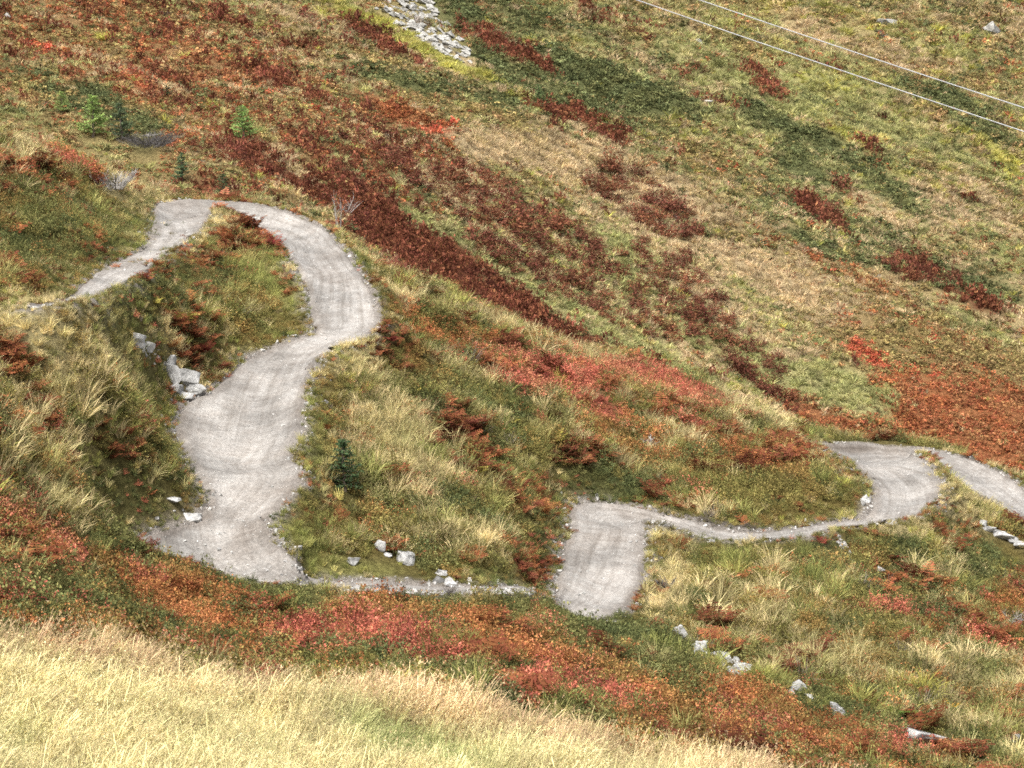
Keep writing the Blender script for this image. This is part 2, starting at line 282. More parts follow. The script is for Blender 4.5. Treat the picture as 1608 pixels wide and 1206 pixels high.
FAR = [
 (240,100,360,140,25,'orange',.55),(240,100,360,140,25,'bracken',.52),(220,90,340,130,25,'olive',.30),(560,240,250,80,28,'bracken',.58),(560,240,250,80,28,'orange',.45),(1450,570,220,100,25,'orange',.44),(1480,580,220,100,25,'olive',.40),(1450,480,200,60,25,'bracken',.30),
 (960,120,200,90,25,'dark',.40),(1350,260,240,130,30,'dark',.32),(1300,150,330,130,20,'green',.44),(1350,130,330,140,20,'meadow',.34),(1250,60,330,70,20,'olive',.36),(1050,500,260,110,26,'green',.42),(1050,470,260,120,26,'straw',.40),(1000,450,260,110,26,'meadow',.34),(700,170,160,60,25,'olive',.4),
 (400,250,80,30,25,'bracken',1.2),(470,290,70,24,25,'bracken',1.1),(600,352,75,38,30,'bracken',1.7),(690,415,85,38,30,'bracken',1.9),(790,478,85,32,28,'bracken',1.8),(890,530,80,18,20,'bracken',1.6),(990,565,80,14,15,'bracken',1.4),(1090,590,50,8,20,'bracken',1.0),(340,290,60,20,20,'bracken',.9),(560,330,40,30,30,'bracken',1.2),
 (690,365,70,9,27,'green',1.3),(790,420,60,12,30,'green',1.4),(880,480,60,12,28,'green',1.2),(980,540,70,9,22,'green',1.1),(1090,590,60,8,20,'green',1.1),(640,345,30,8,20,'green',1.0),
 (830,240,140,26,10,'straw',1.3),(980,290,130,30,18,'straw',1.0),(1060,440,160,60,30,'straw',.6),(1230,450,160,40,28,'straw',.7),(740,300,80,24,18,'straw',.6),(1330,620,95,34,25,'green',1.4),(1000,420,90,50,30,'green',.9),(1200,580,90,36,25,'green',.9),(1100,510,90,40,25,'green',.7),(1390,640,40,22,20,'green',1.0),
 (1365,560,60,12,38,'red',1.5),(1480,600,100,30,18,'red',1.05),(1500,645,190,56,10,'orange',1.4),(1560,690,160,40,5,'orange',1.3),(1300,660,90,20,20,'orange',.9),(1260,640,60,12,20,'bracken',.8),(1420,690,120,20,5,'orange',.9),(1320,420,100,10,25,'orange',.8),(1400,510,90,14,25,'orange',.5),(1570,560,60,20,20,'olive',.7),(1520,510,80,14,25,'green',.6),
 (640,180,90,18,18,'orange',1.0),(690,202,55,11,8,'red',1.4),(610,160,40,10,10,'red',.6),(770,225,30,5,8,'red',.9),(885,232,30,4,8,'red',1.0),(60,75,50,10,12,'red',1.2),(215,125,36,8,35,'red',1.5),(170,45,70,7,30,'red',.6),(400,70,40,8,30,'red',1.0),(360,150,60,8,12,'orange',.9),(110,110,60,20,30,'orange',.5),(460,110,100,20,25,'orange',.5),(60,60,60,14,20,'orange',.6),(470,125,60,10,15,'olive',.5),(330,160,90,20,20,'orange',.4),(270,60,100,20,30,'orange',.3),
 (950,130,150,28,18,'dark',1.3),(780,100,70,26,30,'dark',.9),(1240,205,110,22,25,'dark',1.2),(1330,180,90,16,25,'dark',.7),(1400,300,110,26,30,'dark',.9),(1270,270,60,24,35,'dark',1.2),(1300,390,90,12,20,'dark',.9),(1480,155,80,16,22,'dark',1.2),(1490,130,90,6,-22,'dark',1.6),(1500,440,110,20,20,'dark',.9),(650,130,110,16,12,'dark',1.0),(780,160,70,14,12,'dark',1.0),(900,160,100,20,20,'dark',.8),(170,170,80,26,30,'dark',1.2),(230,200,40,40,10,'dark',.8),(110,155,50,24,20,'dark',.9),(310,150,20,10,30,'dark',.8),(1110,60,60,20,20,'dark',.5),(1550,210,60,16,20,'dark',.9),(1240,155,90,10,8,'dark',.8),(40,110,40,16,20,'dark',.6),(720,20,60,30,40,'dark',.8),(820,30,60,30,40,'dark',.7),(1360,240,60,14,30,'green',.5),
 (760,60,60,18,25,'bracken',1.1),(830,95,80,14,20,'bracken',1.4),(880,175,80,10,12,'bracken',1.3),(955,210,40,10,12,'bracken',1.2),(1150,170,50,8,10,'bracken',1.0),(1205,135,44,12,35,'bracken',1.3),(1285,335,50,10,33,'bracken',1.5),(1450,425,50,16,12,'bracken',1.5),(1530,470,60,14,25,'bracken',1.4),(1360,235,30,7,35,'bracken',1.3),(1330,300,40,7,40,'bracken',1.2),(420,122,36,10,22,'bracken',1.3),(600,68,60,10,26,'bracken',1.4),(660,95,30,6,20,'bracken',1.1),(270,48,40,8,25,'bracken',.9),(360,30,40,8,30,'bracken',.8),(250,110,40,10,30,'bracken',.9),(440,130,30,8,20,'bracken',1.0),(920,10,40,16,40,'bracken',.7),(1000,50,50,10,30,'bracken',.7),(720,310,90,34,18,'bracken',.5),(1010,330,90,34,25,'bracken',.4),(560,240,120,20,25,'bracken',.5),(500,190,80,20,25,'olive',.6),(550,300,60,24,25,'bracken',.6),(1500,260,30,8,20,'red',.3),
 (560,25,60,8,28,'meadow',1.7),(660,70,60,9,25,'meadow',1.7),(745,115,50,10,20,'meadow',1.5),(830,160,50,8,25,'meadow',1.0),(1300,130,70,18,15,'meadow',1.0),(1340,220,60,12,20,'meadow',.9),(1560,240,60,12,35,'meadow',1.3),(1580,270,40,8,35,'meadow',1.0),(1440,280,70,10,30,'meadow',.8),(1290,60,80,20,20,'straw',.6),(1400,90,80,16,20,'straw',.5),(1170,80,80,18,30,'olive',.6),(1480,330,50,26,30,'straw',.8),(1570,340,50,10,45,'straw',1.1),(1390,330,60,18,30,'straw',.7),(1150,40,50,14,20,'meadow',.6),(1590,120,50,20,20,'orange',.6),(1540,130,60,16,10,'olive',.8),(1280,85,34,12,40,'red',.8),(1310,65,30,7,30,'red',.5),(1000,90,60,8,35,'straw',.6),(1060,30,70,12,30,'straw',.5),(1100,250,60,20,30,'olive',.5),
 (650,40,26,30,40,'dirt',1.2),(690,70,30,14,35,'dirt',1.2),(730,95,30,6,25,'straw',1.2),(1110,160,22,4,8,'dirt',.9),(150,95,60,5,25,'straw',1.2),(250,130,60,4,30,'straw',.8),(30,20,60,20,20,'bracken',.5),(450,260,50,6,35,'straw',1.0),(420,235,40,5,30,'straw',1.0)]


def blobs(tab, px, py, seed):
    S = np.zeros(px.shape + (len(SPEC),))
    for (bx, by, rx, ry, rot, sp_, wt) in tab:
        c, s = math.cos(math.radians(rot)), math.sin(math.radians(rot))
        dx = px - bx; dy = py - by
        a = (dx * c + dy * s) / rx; b = (-dx * s + dy * c) / ry
        d2 = a * a + b * b
        S[..., IX[sp_]] = np.maximum(S[..., IX[sp_]], wt * 1.25 * np.exp(-d2 * d2 * 0.45 - d2 * 0.25))
    return S


FGX = [-400, 0, 150, 300, 500, 700, 850, 1000, 1150, 1300, 1450, 2000]
FGY = [1015, 1022, 1040, 1082, 1104, 1124, 1162, 1196, 1222, 1255, 1285, 1350]


def fg_line(px):
    return np.interp(px, FGX, FGY)


RBX = [-400, 0, 100, 200, 300, 400, 500, 700, 900, 1100, 1300, 1608, 2000]
RBY = [780, 795, 835, 882, 895, 922, 936, 950, 1000, 1075, 1145, 1205, 1260]


def species(P):
    """weights of every kind of ground cover at points of the ground"""
    x, y = P[..., 0], P[..., 1]
    px, py = proj(P)
    wx = fbm(x * 0.35, y * 0.25, 41, 4); wy = fbm(x * 0.35, y * 0.25, 45, 4)
    k = 60.0 / y
    px = px + wx * 34 * k * 1.2; py = py + wy * 16 * k * 1.2
    isfar = y > 84.6
    S = np.where(isfar[..., None], blobs(FAR, px, py, 0), blobs(NEAR, px, py, 1))
    # whatever the eye finds anywhere on these slopes
    sc = np.where(isfar, 0.35, 1.0)
    fa = (x * 0.45 + y * 0.89) * sc; fb = (x * 0.89 - y * 0.45) * sc
    NB = ((.5, .26), (.45, .26), (.3, -.30), (.45, -.02), (.5, .40), (.45, .0), (.5, .50), (.1, -.4), (.3, -.4))
    FBs = ((.5, .40), (.5, .34), (.25, -.35), (.35, .0), (.5, .26), (.35, -.12), (.5, .40), (.1, -.4), (.4, .02))
    for i in range(len(SPEC)):
        amp = np.where(isfar, FBs[i][0], NB[i][0]); base = np.where(isfar, FBs[i][1], NB[i][1])
        S[..., i] += base + np.where(isfar, amp * fbm(fa * .55, fb * .2, 60 + i * 7, 4), amp * fbm(x * .5, y * .35, 60 + i * 7, 4))
    f = np.where(isfar, 1.0, 0.0)
    # the red slope in front is bilberry, not grass
    band = (~isfar) & (py > np.interp(px, RBX, RBY)) & (px < 1480)
    b = band.astype(float)
    S[..., IX['straw']] -= 0.75 * b; S[..., IX['green']] -= 0.3 * b; S[..., IX['orange']] += 0.58 * b; S[..., IX['red']] += 0.48 * b; S[..., IX['dark']] += 0.24 * b; S[..., IX['olive']] += 0.16 * b; S[..., IX['bracken']] -= .1 * b
    fgm = (~isfar) & (py > fg_line(px) + 26 * fbm(x * .8, y * .5, 77, 3))
    S[..., IX['straw']] += 5.0 * fgm
    return S


# albedo of each kind, three tints
PAL = {
 'straw': [(.58,.48,.25), (.48,.39,.20), (.39,.35,.16)],
 'green': [(.30,.285,.09), (.21,.23,.07), (.38,.33,.13)],
 'meadow': [(.44,.40,.10), (.33,.33,.085), (.50,.43,.15)],
 'red': [(.46,.155,.10), (.36,.11,.07), (.45,.20,.11)],
 'orange': [(.42,.19,.08), (.32,.125,.05), (.28,.165,.06)],
 'dark': [(.095,.11,.045), (.12,.125,.045), (.17,.16,.06)],
 'bracken': [(.165,.06,.03), (.22,.085,.036), (.125,.045,.026)],
 'olive': [(.22,.18,.062), (.17,.16,.052), (.26,.17,.06)],
 'dirt': [(.26,.225,.185), (.20,.165,.13), (.33,.30,.27)]}
FARPAL = dict(PAL)
FARPAL['straw'] = [(.54,.41,.24), (.47,.36,.22), (.44,.34,.17)]
FARPAL['bracken'] = [(.165,.06,.036), (.20,.08,.042), (.13,.05,.033)]
FARPAL['green'] = [(.37,.345,.14), (.29,.30,.12), (.42,.37,.18)]
FARPAL['dark'] = [(.10,.115,.052), (.125,.138,.058), (.16,.16,.065)]
FARPAL['red'] = [(.42,.10,.055), (.36,.10,.05), (.45,.15,.085)]
FARPAL['orange'] = [(.34,.13,.055), (.28,.10,.05), (.32,.17,.075)]
FARPAL['olive'] = [(.28,.21,.085), (.25,.21,.085), (.30,.19,.09)]
PA = np.array([PAL[s] for s in SPEC]); PF = np.array([FARPAL[s] for s in SPEC])


def tint(idx, x, y, r1, r2):
    far_ = y > 84.6
    P = np.where(far_[:, None, None], PF[idx], PA[idx])
    a = np.clip(0.5 + 0.9 * fbm(x * .9, y * .7, 90, 3) + (r1 - .5) * .9, 0, 1)
    k0 = np.where(a < .5, 0, 1); t = np.where(a < .5, a * 2, a * 2 - 1)
    i = np.arange(len(idx))
    col = P[i, k0] * (1 - t)[:, None] + P[i, k0 + 1] * t[:, None]
    return col * (0.62 + 0.76 * r2)[:, None]


# ------------------------------------------------------------------ object helpers
def mesh_obj(name, V, Fc, mat=None, parent=None, smooth=False, coll=C):
    me = bpy.data.meshes.new(name)
    me.from_pydata([tuple(v) for v in V], [], [tuple(f) for f in Fc])
    if mat: me.materials.append(mat)
    if smooth: me.polygons.foreach_set('use_smooth', [True] * len(me.polygons))
    me.update()
    o = bpy.data.objects.new(name, me)
    if coll: coll.objects.link(o)
    if parent: o.parent = parent
    return o


def tag(o, label, cat, group=None, kind=None):
    if label: o['label'] = label
    if cat: o['category'] = cat
    if group: o['group'] = group
    if kind: o['kind'] = kind
    return o


def empty(name, loc, label, cat, group=None):
    o = bpy.data.objects.new(name, None)
    C.objects.link(o); o.location = loc
    return tag(o, label, cat, group)


def copy_tree(o, loc, rz=0., s=None, label=None, group=None):
    c = o.copy(); C.objects.link(c)
    c.location = loc; c.rotation_euler = (0, 0, rz)
    if s is not None: c.scale = (s, s, s) if not hasattr(s, '__len__') else s
    if label: c['label'] = label
    if group: c['group'] = group
    for ch in o.children:
        d = ch.copy(); C.objects.link(d); d.parent = c
    return c


# ------------------------------------------------------------------ materials
def nmat(name):
    m = bpy.data.materials.new(name); m.use_nodes = True
    nt = m.node_tree; nt.nodes.clear()
    return m, nt, nt.nodes, nt.links


def veg_mat(name, source, transl=0.25, rough=None):
    m, nt, N, L = nmat(name)
    out = N.new('ShaderNodeOutputMaterial')
    if source == 'inst':
        a = N.new('ShaderNodeAttribute'); a.attribute_type = 'INSTANCER'; a.attribute_name = 'col'; col = a.outputs['Color']
    else:
        a = N.new('ShaderNodeObjectInfo'); col = a.outputs['Color']
    lv = N.new('ShaderNodeAttribute'); lv.attribute_name = 'lv'
    hs = N.new('ShaderNodeHueSaturation')
    mr = N.new('ShaderNodeMapRange'); mr.inputs['To Min'].default_value = .66; mr.inputs['To Max'].default_value = 1.36
    mh = N.new('ShaderNodeMapRange'); mh.inputs['To Min'].default_value = .485; mh.inputs['To Max'].default_value = .518
    mul = N.new('ShaderNodeMath'); mul.operation = 'MULTIPLY'; mul.inputs[1].default_value = 7.31
    fr = N.new('ShaderNodeMath'); fr.operation = 'FRACT'
    L.new(lv.outputs['Fac'], mr.inputs['Value']); L.new(lv.outputs['Fac'], mul.inputs[0]); L.new(mul.outputs[0], fr.inputs[0]); L.new(fr.outputs[0], mh.inputs['Value'])
    L.new(col, hs.inputs['Color']); L.new(mr.outputs[0], hs.inputs['Value']); L.new(mh.outputs[0], hs.inputs['Hue'])
    d = N.new('ShaderNodeBsdfDiffuse'); t = N.new('ShaderNodeBsdfTranslucent'); mx = N.new('ShaderNodeMixShader')
    mx.inputs[0].default_value = transl
    L.new(hs.outputs[0], d.inputs['Color']); L.new(hs.outputs[0], t.inputs['Color'])
    L.new(d.outputs[0], mx.inputs[1]); L.new(t.outputs[0], mx.inputs[2]); L.new(mx.outputs[0], out.inputs['Surface'])
    return m


M_inst = veg_mat('foliage', 'inst', .25)
M_obj = veg_mat('plant', 'obj', .25)


def ground_mat():
    m, nt, N, L = nmat('hillside_soil_shade')
    out = N.new('ShaderNodeOutputMaterial'); b = N.new('ShaderNodeBsdfDiffuse')
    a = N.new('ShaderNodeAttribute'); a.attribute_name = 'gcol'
    tc = N.new('ShaderNodeTexCoord')
    n1 = N.new('ShaderNodeTexNoise'); n1.inputs['Scale'].default_value = 7; n1.inputs['Detail'].default_value = 9; n1.inputs['Roughness'].default_value = .75
    L.new(tc.outputs['Object'], n1.inputs['Vector'])
    mr = N.new('ShaderNodeMapRange'); mr.inputs['From Min'].default_value = .3; mr.inputs['From Max'].default_value = .7; mr.inputs['To Min'].default_value = .30; mr.inputs['To Max'].default_value = 1.45
    L.new(n1.outputs['Fac'], mr.inputs['Value'])
    mx = N.new('ShaderNodeMix'); mx.data_type = 'RGBA'; mx.blend_type = 'MULTIPLY'; mx.inputs['Factor'].default_value = 1
    L.new(a.outputs['Color'], mx.inputs['A']); L.new(mr.outputs[0], mx.inputs['B'])
    L.new(mx.outputs['Result'], b.inputs['Color'])
    bp = N.new('ShaderNodeBump'); bp.inputs['Strength'].default_value = .8; bp.inputs['Distance'].default_value = .2
    L.new(n1.outputs['Fac'], bp.inputs['Height']); L.new(bp.outputs[0], b.inputs['Normal'])
    L.new(b.outputs[0], out.inputs['Surface'])
    return m


def gravel_mat():
    m, nt, N, L = nmat('trail_gravel')
    out = N.new('ShaderNodeOutputMaterial'); b = N.new('ShaderNodeBsdfPrincipled')
    b.inputs['Roughness'].default_value = .9
    b.inputs['Specular IOR Level'].default_value = .2
    tc = N.new('ShaderNodeTexCoord')
    uv = N.new('ShaderNodeUVMap'); uv.uv_map = 'along'

    def noise(scale, det, rough, src, vec=None):
        n_ = N.new('ShaderNodeTexNoise'); n_.inputs['Scale'].default_value = scale; n_.inputs['Detail'].default_value = det; n_.inputs['Roughness'].default_value = rough
        if vec:
            mp = N.new('ShaderNodeMapping'); mp.inputs['Scale'].default_value = vec; L.new(src, mp.inputs['Vector']); L.new(mp.outputs[0], n_.inputs['Vector'])
        else: L.new(src, n_.inputs['Vector'])
        return n_
    fine = noise(14, 8, .8, tc.outputs['Object'])
    big = noise(.55, 5, .6, tc.outputs['Object'])
    trk = noise(1, 5, .65, uv.outputs[0], (4.0, .16, 1))       # wheel lines along the run
    cross = noise(1, 6, .7, uv.outputs[0], (1.4, 2.6, 1))      # washed ripples across it
    r1 = N.new('ShaderNodeValToRGB'); r1.color_ramp.elements[0].position = .3; r1.color_ramp.elements[1].position = .72
    r1.color_ramp.elements[0].color = (.145, .139, .130, 1); r1.color_ramp.elements[1].color = (.43, .415, .39, 1)
    L.new(fine.outputs['Fac'], r1.inputs[0])
    r2 = N.new('ShaderNodeValToRGB'); r2.color_ramp.elements[0].position = .35; r2.color_ramp.elements[1].position = .68
    r2.color_ramp.elements[0].color = (.62, .615, .61, 1); r2.color_ramp.elements[1].color = (1.1, 1.085, 1.07, 1)
    L.new(big.outputs['Fac'], r2.inputs[0])
    r3 = N.new('ShaderNodeValToRGB'); r3.color_ramp.elements[0].position = .36; r3.color_ramp.elements[1].position = .56
    r3.color_ramp.elements[0].color = (.76, .74, .72, 1); r3.color_ramp.elements[1].color = (1.05, 1.05, 1.05, 1)
    L.new(trk.outputs['Fac'], r3.inputs[0])
    r4 = N.new('ShaderNodeValToRGB'); r4.color_ramp.elements[0].position = .36; r4.color_ramp.elements[1].position = .6
    r4.color_ramp.elements[0].color = (.82, .79, .77, 1); r4.color_ramp.elements[1].color = (1.05, 1.05, 1.05, 1)
    L.new(cross.outputs['Fac'], r4.inputs[0])
    last = r1.outputs[0]
    for r in (r2, r3, r4):
        mx = N.new('ShaderNodeMix'); mx.data_type = 'RGBA'; mx.blend_type = 'MULTIPLY'; mx.inputs['Factor'].default_value = 1
        L.new(last, mx.inputs['A']); L.new(r.outputs[0], mx.inputs['B']); last = mx.outputs['Result']
    so_ = N.new('ShaderNodeAttribute'); so_.attribute_name = 'soil_shade'
    mx = N.new('ShaderNodeMix'); mx.data_type = 'RGBA'; mx.blend_type = 'MULTIPLY'
    L.new(so_.outputs['Fac'], mx.inputs['Factor']); L.new(last, mx.inputs['A']); mx.inputs['B'].default_value = (.60, .55, .51, 1); last = mx.outputs['Result']
    L.new(last, b.inputs['Base Color'])
    bp = N.new('ShaderNodeBump'); bp.inputs['Strength'].default_value = .35; bp.inputs['Distance'].default_value = .04
    ad = N.new('ShaderNodeMath'); ad.operation = 'ADD'; L.new(fine.outputs['Fac'], ad.inputs[0]); L.new(cross.outputs['Fac'], ad.inputs[1])
    L.new(ad.outputs[0], bp.inputs['Height']); L.new(bp.outputs[0], b.inputs['Normal'])
    L.new(b.outputs[0], out.inputs['Surface'])
    return m


def rock_mat(name, c0, c1, sc=6.0):
    m, nt, N, L = nmat(name)
    out = N.new('ShaderNodeOutputMaterial'); b = N.new('ShaderNodeBsdfPrincipled'); b.inputs['Roughness'].default_value = .85
    b.inputs['Specular IOR Level'].default_value = .25
    tc = N.new('ShaderNodeTexCoord')
    n1 = N.new('ShaderNodeTexNoise'); n1.inputs['Scale'].default_value = sc; n1.inputs['Detail'].default_value = 9; n1.inputs['Roughness'].default_value = .7
    L.new(tc.outputs['Object'], n1.inputs['Vector'])
    r = N.new('ShaderNodeValToRGB'); r.color_ramp.elements[0].position = .34; r.color_ramp.elements[1].position = .56
    r.color_ramp.elements[0].color = c0 + (1,); r.color_ramp.elements[1].color = c1 + (1,)
    L.new(n1.outputs['Fac'], r.inputs[0]); L.new(r.outputs[0], b.inputs['Base Color'])
    bp = N.new('ShaderNodeBump'); bp.inputs['Strength'].default_value = .8; bp.inputs['Distance'].default_value = .06
    L.new(n1.outputs['Fac'], bp.inputs['Height']); L.new(bp.outputs[0], b.inputs['Normal'])
    L.new(b.outputs[0], out.inputs['Surface'])
    return m


def plain_mat(name, c, rough=.6, metal=0., nscale=0):
    m, nt, N, L = nmat(name)
    out = N.new('ShaderNodeOutputMaterial'); b = N.new('ShaderNodeBsdfPrincipled'); b.inputs['Roughness'].default_value = rough; b.inputs['Metallic'].default_value = metal
    n1 = N.new('ShaderNodeTexNoise'); n1.inputs['Scale'].default_value = nscale or 3; n1.inputs['Detail'].default_value = 6
    tc = N.new('ShaderNodeTexCoord'); L.new(tc.outputs['Object'], n1.inputs['Vector'])
    r = N.new('ShaderNodeValToRGB')
    r.color_ramp.elements[0].color = tuple(v * .6 for v in c) + (1,); r.color_ramp.elements[1].color = tuple(min(1, v * 1.25) for v in c) + (1,)
    L.new(n1.outputs['Fac'], r.inputs[0]); L.new(r.outputs[0], b.inputs['Base Color']); L.new(b.outputs[0], out.inputs['Surface'])
    return m


M_ground = ground_mat(); M_gravel = gravel_mat()
M_rock = rock_mat('pale_rock', (.13, .127, .12), (.40, .395, .38), 4)
M_slab = rock_mat('scree_rock', (.13, .125, .115), (.38, .37, .34), 3)
M_twig = plain_mat('silver_twig', (.30, .28, .255), .8, 0, 9)
M_dtwig = plain_mat('dark_twig', (.065, .058, .055), .8, 0, 9)
M_bark = plain_mat('bark', (.13, .10, .075), .9, 0, 12)
M_cable = plain_mat('galvanised_cable', (.42, .43, .44), .5, .0, 2)

# ------------------------------------------------------------------ the ground sheet
GP = np.stack([gx, gy, gz], -1).reshape(-1, 3)
S = species(GP)
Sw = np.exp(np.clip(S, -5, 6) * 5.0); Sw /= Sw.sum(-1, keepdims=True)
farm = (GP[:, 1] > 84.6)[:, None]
gcol = np.where(farm, Sw @ PF.mean(1), Sw @ PA.mean(1)) * np.where(farm, .66, .5)  # ground colour darkened so gaps between plants read as shade and litter
td = TD.ravel()
dirt = np.exp(-(np.maximum(td - .2, 0) / (.24 + .18 * fbm(GP[:, 0] * 1.2, GP[:, 1] * 1.0, 33))) ** 2)[:, None]
gcol = gcol * (1 - dirt) + np.array([.24, .215, .19]) * dirt
NR = len(ROW)
idx = np.arange(NR * NC).reshape(NR, NC)
faces = np.stack([idx[:-1, :-1], idx[:-1, 1:], idx[1:, 1:], idx[1:, :-1]], -1).reshape(-1, 4)
me = bpy.data.meshes.new('hillside')
me.vertices.add(len(GP)); me.vertices.foreach_set('co', GP.astype(np.float32).ravel())
me.loops.add(faces.size); me.loops.foreach_set('vertex_index', faces.astype(np.int32).ravel())
me.polygons.add(len(faces)); me.polygons.foreach_set('loop_start', np.arange(0, faces.size, 4, dtype=np.int32))
me.polygons.foreach_set('use_smooth', np.ones(len(faces), bool))
me.update(calc_edges=True)
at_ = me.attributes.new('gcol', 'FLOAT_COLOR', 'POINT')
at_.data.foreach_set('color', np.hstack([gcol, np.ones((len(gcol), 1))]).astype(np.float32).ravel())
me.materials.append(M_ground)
hill = bpy.data.objects.new('hillside', me); C.objects.link(hill)
tag(hill, 'autumn alpine hillside falling away to the right under heath and grass', 'hillside', kind='structure')

# ------------------------------------------------------------------ the gravel trail
NL = RIB.shape[0]
V = []; UVv = []
for j in range(NL):
    e0 = RIB[j, 0].copy(); e1 = RIB[j, -1].copy(); e0[2] -= .10; e1[2] -= .10
    o0 = (RIB[j, 0] - RIB[j, 1]); o1 = (RIB[j, -1] - RIB[j, -2])
    e0[:2] += o0[:2] / max(.05, np.linalg.norm(o0[:2])) * .2; e1[:2] += o1[:2] / max(.05, np.linalg.norm(o1[:2])) * .2
    V += [e0] + list(RIB[j]) + [e1]
    UVv += [(t * max(wid[j], 1.2), arc[j]) for t in [0] + list(tt) + [1]]
NT = NU + 2
Fc = [(j * NT + i, (j + 1) * NT + i, (j + 1) * NT + i + 1, j * NT + i + 1) for j in range(NL - 1) for i in range(NT - 1)]
trail = mesh_obj('trail', V, Fc, M_gravel, smooth=True)
uvl = trail.data.uv_layers.new(name='along')
li = np.empty(len(trail.data.loops), np.int32); trail.data.loops.foreach_get('vertex_index', li)
uvl.data.foreach_set('uv', np.array(UVv, np.float32)[li].ravel())
# bare brown earth where banks are freshly cut or worn, with berm shading painted in
tv = np.array(V); tpx, tpy = proj(tv)
soil_shade = np.zeros(len(tv)); wob = fbm(tv[:, 0] * 1.1, tv[:, 1] * .8, 201, 4)
for (bx, by, rx, ry, wt) in [(1302,703,26,8,1.5),(1345,704,34,7,1.4),(1395,702,24,4,.9),(950,845,52,16,.55),(950,905,50,30,.2),(455,772,26,22,.8),(405,778,40,24,.4),(300,322,60,7,.6),(420,327,50,5,.35),(284,690,9,40,.8),(1530,735,60,12,.3),(500,352,30,14,.35),(240,846,24,10,.45),(330,885,60,10,.35),(430,905,50,7,.35),(298,690,14,50,.45),(960,795,50,6,.4),(1100,828,60,6,.3),(1375,770,10,30,.4),(355,812,30,10,.4),(450,560,60,20,.2)]:
    soil_shade = np.maximum(soil_shade, wt * np.exp(-(((tpx - bx) / rx) ** 2 + ((tpy - by) / ry) ** 2) * .9))
ti = np.tile(np.concatenate([[0], tt, [1]]), NL); ed = np.minimum(ti, 1 - ti) * np.repeat(wid, NT)
soil_shade = np.maximum(soil_shade, .6 * np.exp(-(ed / (.16 + .12 * fbm(tv[:, 0] * 1.6, tv[:, 1] * 1.2, 207, 3))) ** 2))
soil_shade = np.maximum(soil_shade, np.clip((fbm(tv[:, 0] * .5, tv[:, 1] * .35, 211, 4) - .12) * 1.6, 0, .5))
soil_shade = np.clip(soil_shade * (1 + .8 * wob), 0, 1)
a = trail.data.attributes.new('soil_shade', 'FLOAT', 'POINT'); a.data.foreach_set('value', soil_shade.astype(np.float32))
tag(trail, 'pale grey gravel bike trail winding down the hillside with banked turns', 'trail', kind='structure')


# ------------------------------------------------------------------ plant shapes
class PB:
    def __init__(s): s.v = []; s.f = []; s.l = []

    def quad(s, pts, lv):
        b = len(s.v); s.v += [tuple(p) for p in pts]; s.l += [lv] * len(pts); s.f.append(tuple(range(b, b + len(pts))))

    def blade(s, base, dirv, length, width, droop, lv, seg=3, tip=0.15):
        d = np.array(dirv, float); d /= np.linalg.norm(d)
        sidev = np.cross(d, (random.uniform(-1, 1), random.uniform(-1, 1), .3)); sidev /= np.linalg.norm(sidev) + 1e-9
        p = np.array(base, float); b = len(s.v)
        hd = np.array([d[0], d[1], 0]); hn = np.linalg.norm(hd); hd = hd / hn if hn > 1e-3 else np.array([1., 0, 0])
        for k in range(seg + 1):
            t = k / seg; wv = width * (1 - t * (1 - tip))
            s.v += [tuple(p - sidev * wv / 2), tuple(p + sidev * wv / 2)]; s.l += [lv, lv]
            d2 = d * (1 - droop * t) + hd * droop * t * .9 - np.array([0, 0, 1]) * droop * t * t * .8
            d2 /= np.linalg.norm(d2); p = p + d2 * length / seg
        for k in range(seg): s.f.append((b + 2 * k, b + 2 * k + 1, b + 2 * k + 3, b + 2 * k + 2))
        return p

    def obj(s, name, mat, coll, parent=None):
        o = mesh_obj(name, s.v, s.f, mat, parent, coll=coll)
        a = o.data.attributes.new('lv', 'FLOAT', 'POINT'); a.data.foreach_set('value', np.array(s.l, np.float32))
        return o


def leaf(pb, p, size, nrm, lv, asp=.55):
    nrm = np.array(nrm, float); nrm /= np.linalg.norm(nrm)
    a = np.cross(nrm, (random.gauss(0, 1), random.gauss(0, 1), random.gauss(0, 1))); a /= np.linalg.norm(a) + 1e-9
    b = np.cross(nrm, a); p = np.array(p)
    pb.quad([p - a * size * .5, p + b * size * asp * .5, p + a * size * .5, p - b * size * asp * .5], lv)


def shrub(nl, size, h=.55, seed=0, stems=False):
    """low heath bush, unit radius 0.5: sprigs of small leaves"""
    random.seed(seed); pb = PB()
    ns = max(8, nl // 9)
    for k in range(ns):
        a = random.uniform(0, 2 * PI); r = .5 * math.sqrt(random.random())
        top = h * (1 - (r / .5) ** 2 * .75) * random.uniform(.55, 1.15)
        lean = np.array([math.cos(a) * r, math.sin(a) * r, 0])
        lv0 = random.random()
        if stems: pb.blade((0, 0, -.02), tuple(lean + np.array([0, 0, top * .8 + .03])), math.sqrt(r * r + top * top), .03, 0, .2, 2)
        for q in range(nl // ns):
            t = 1 - random.random() ** 1.6 * .9
            p = lean * (.55 + .45 * t) + np.array([random.gauss(0, .045), random.gauss(0, .045), top * t])
            leaf(pb, p, size * random.uniform(.7, 1.3), (random.gauss(0, .6) + lean[0], random.gauss(0, .6) + lean[1], random.uniform(.2, 1)), min(1, max(0, lv0 + random.gauss(0, .18))))
    return pb


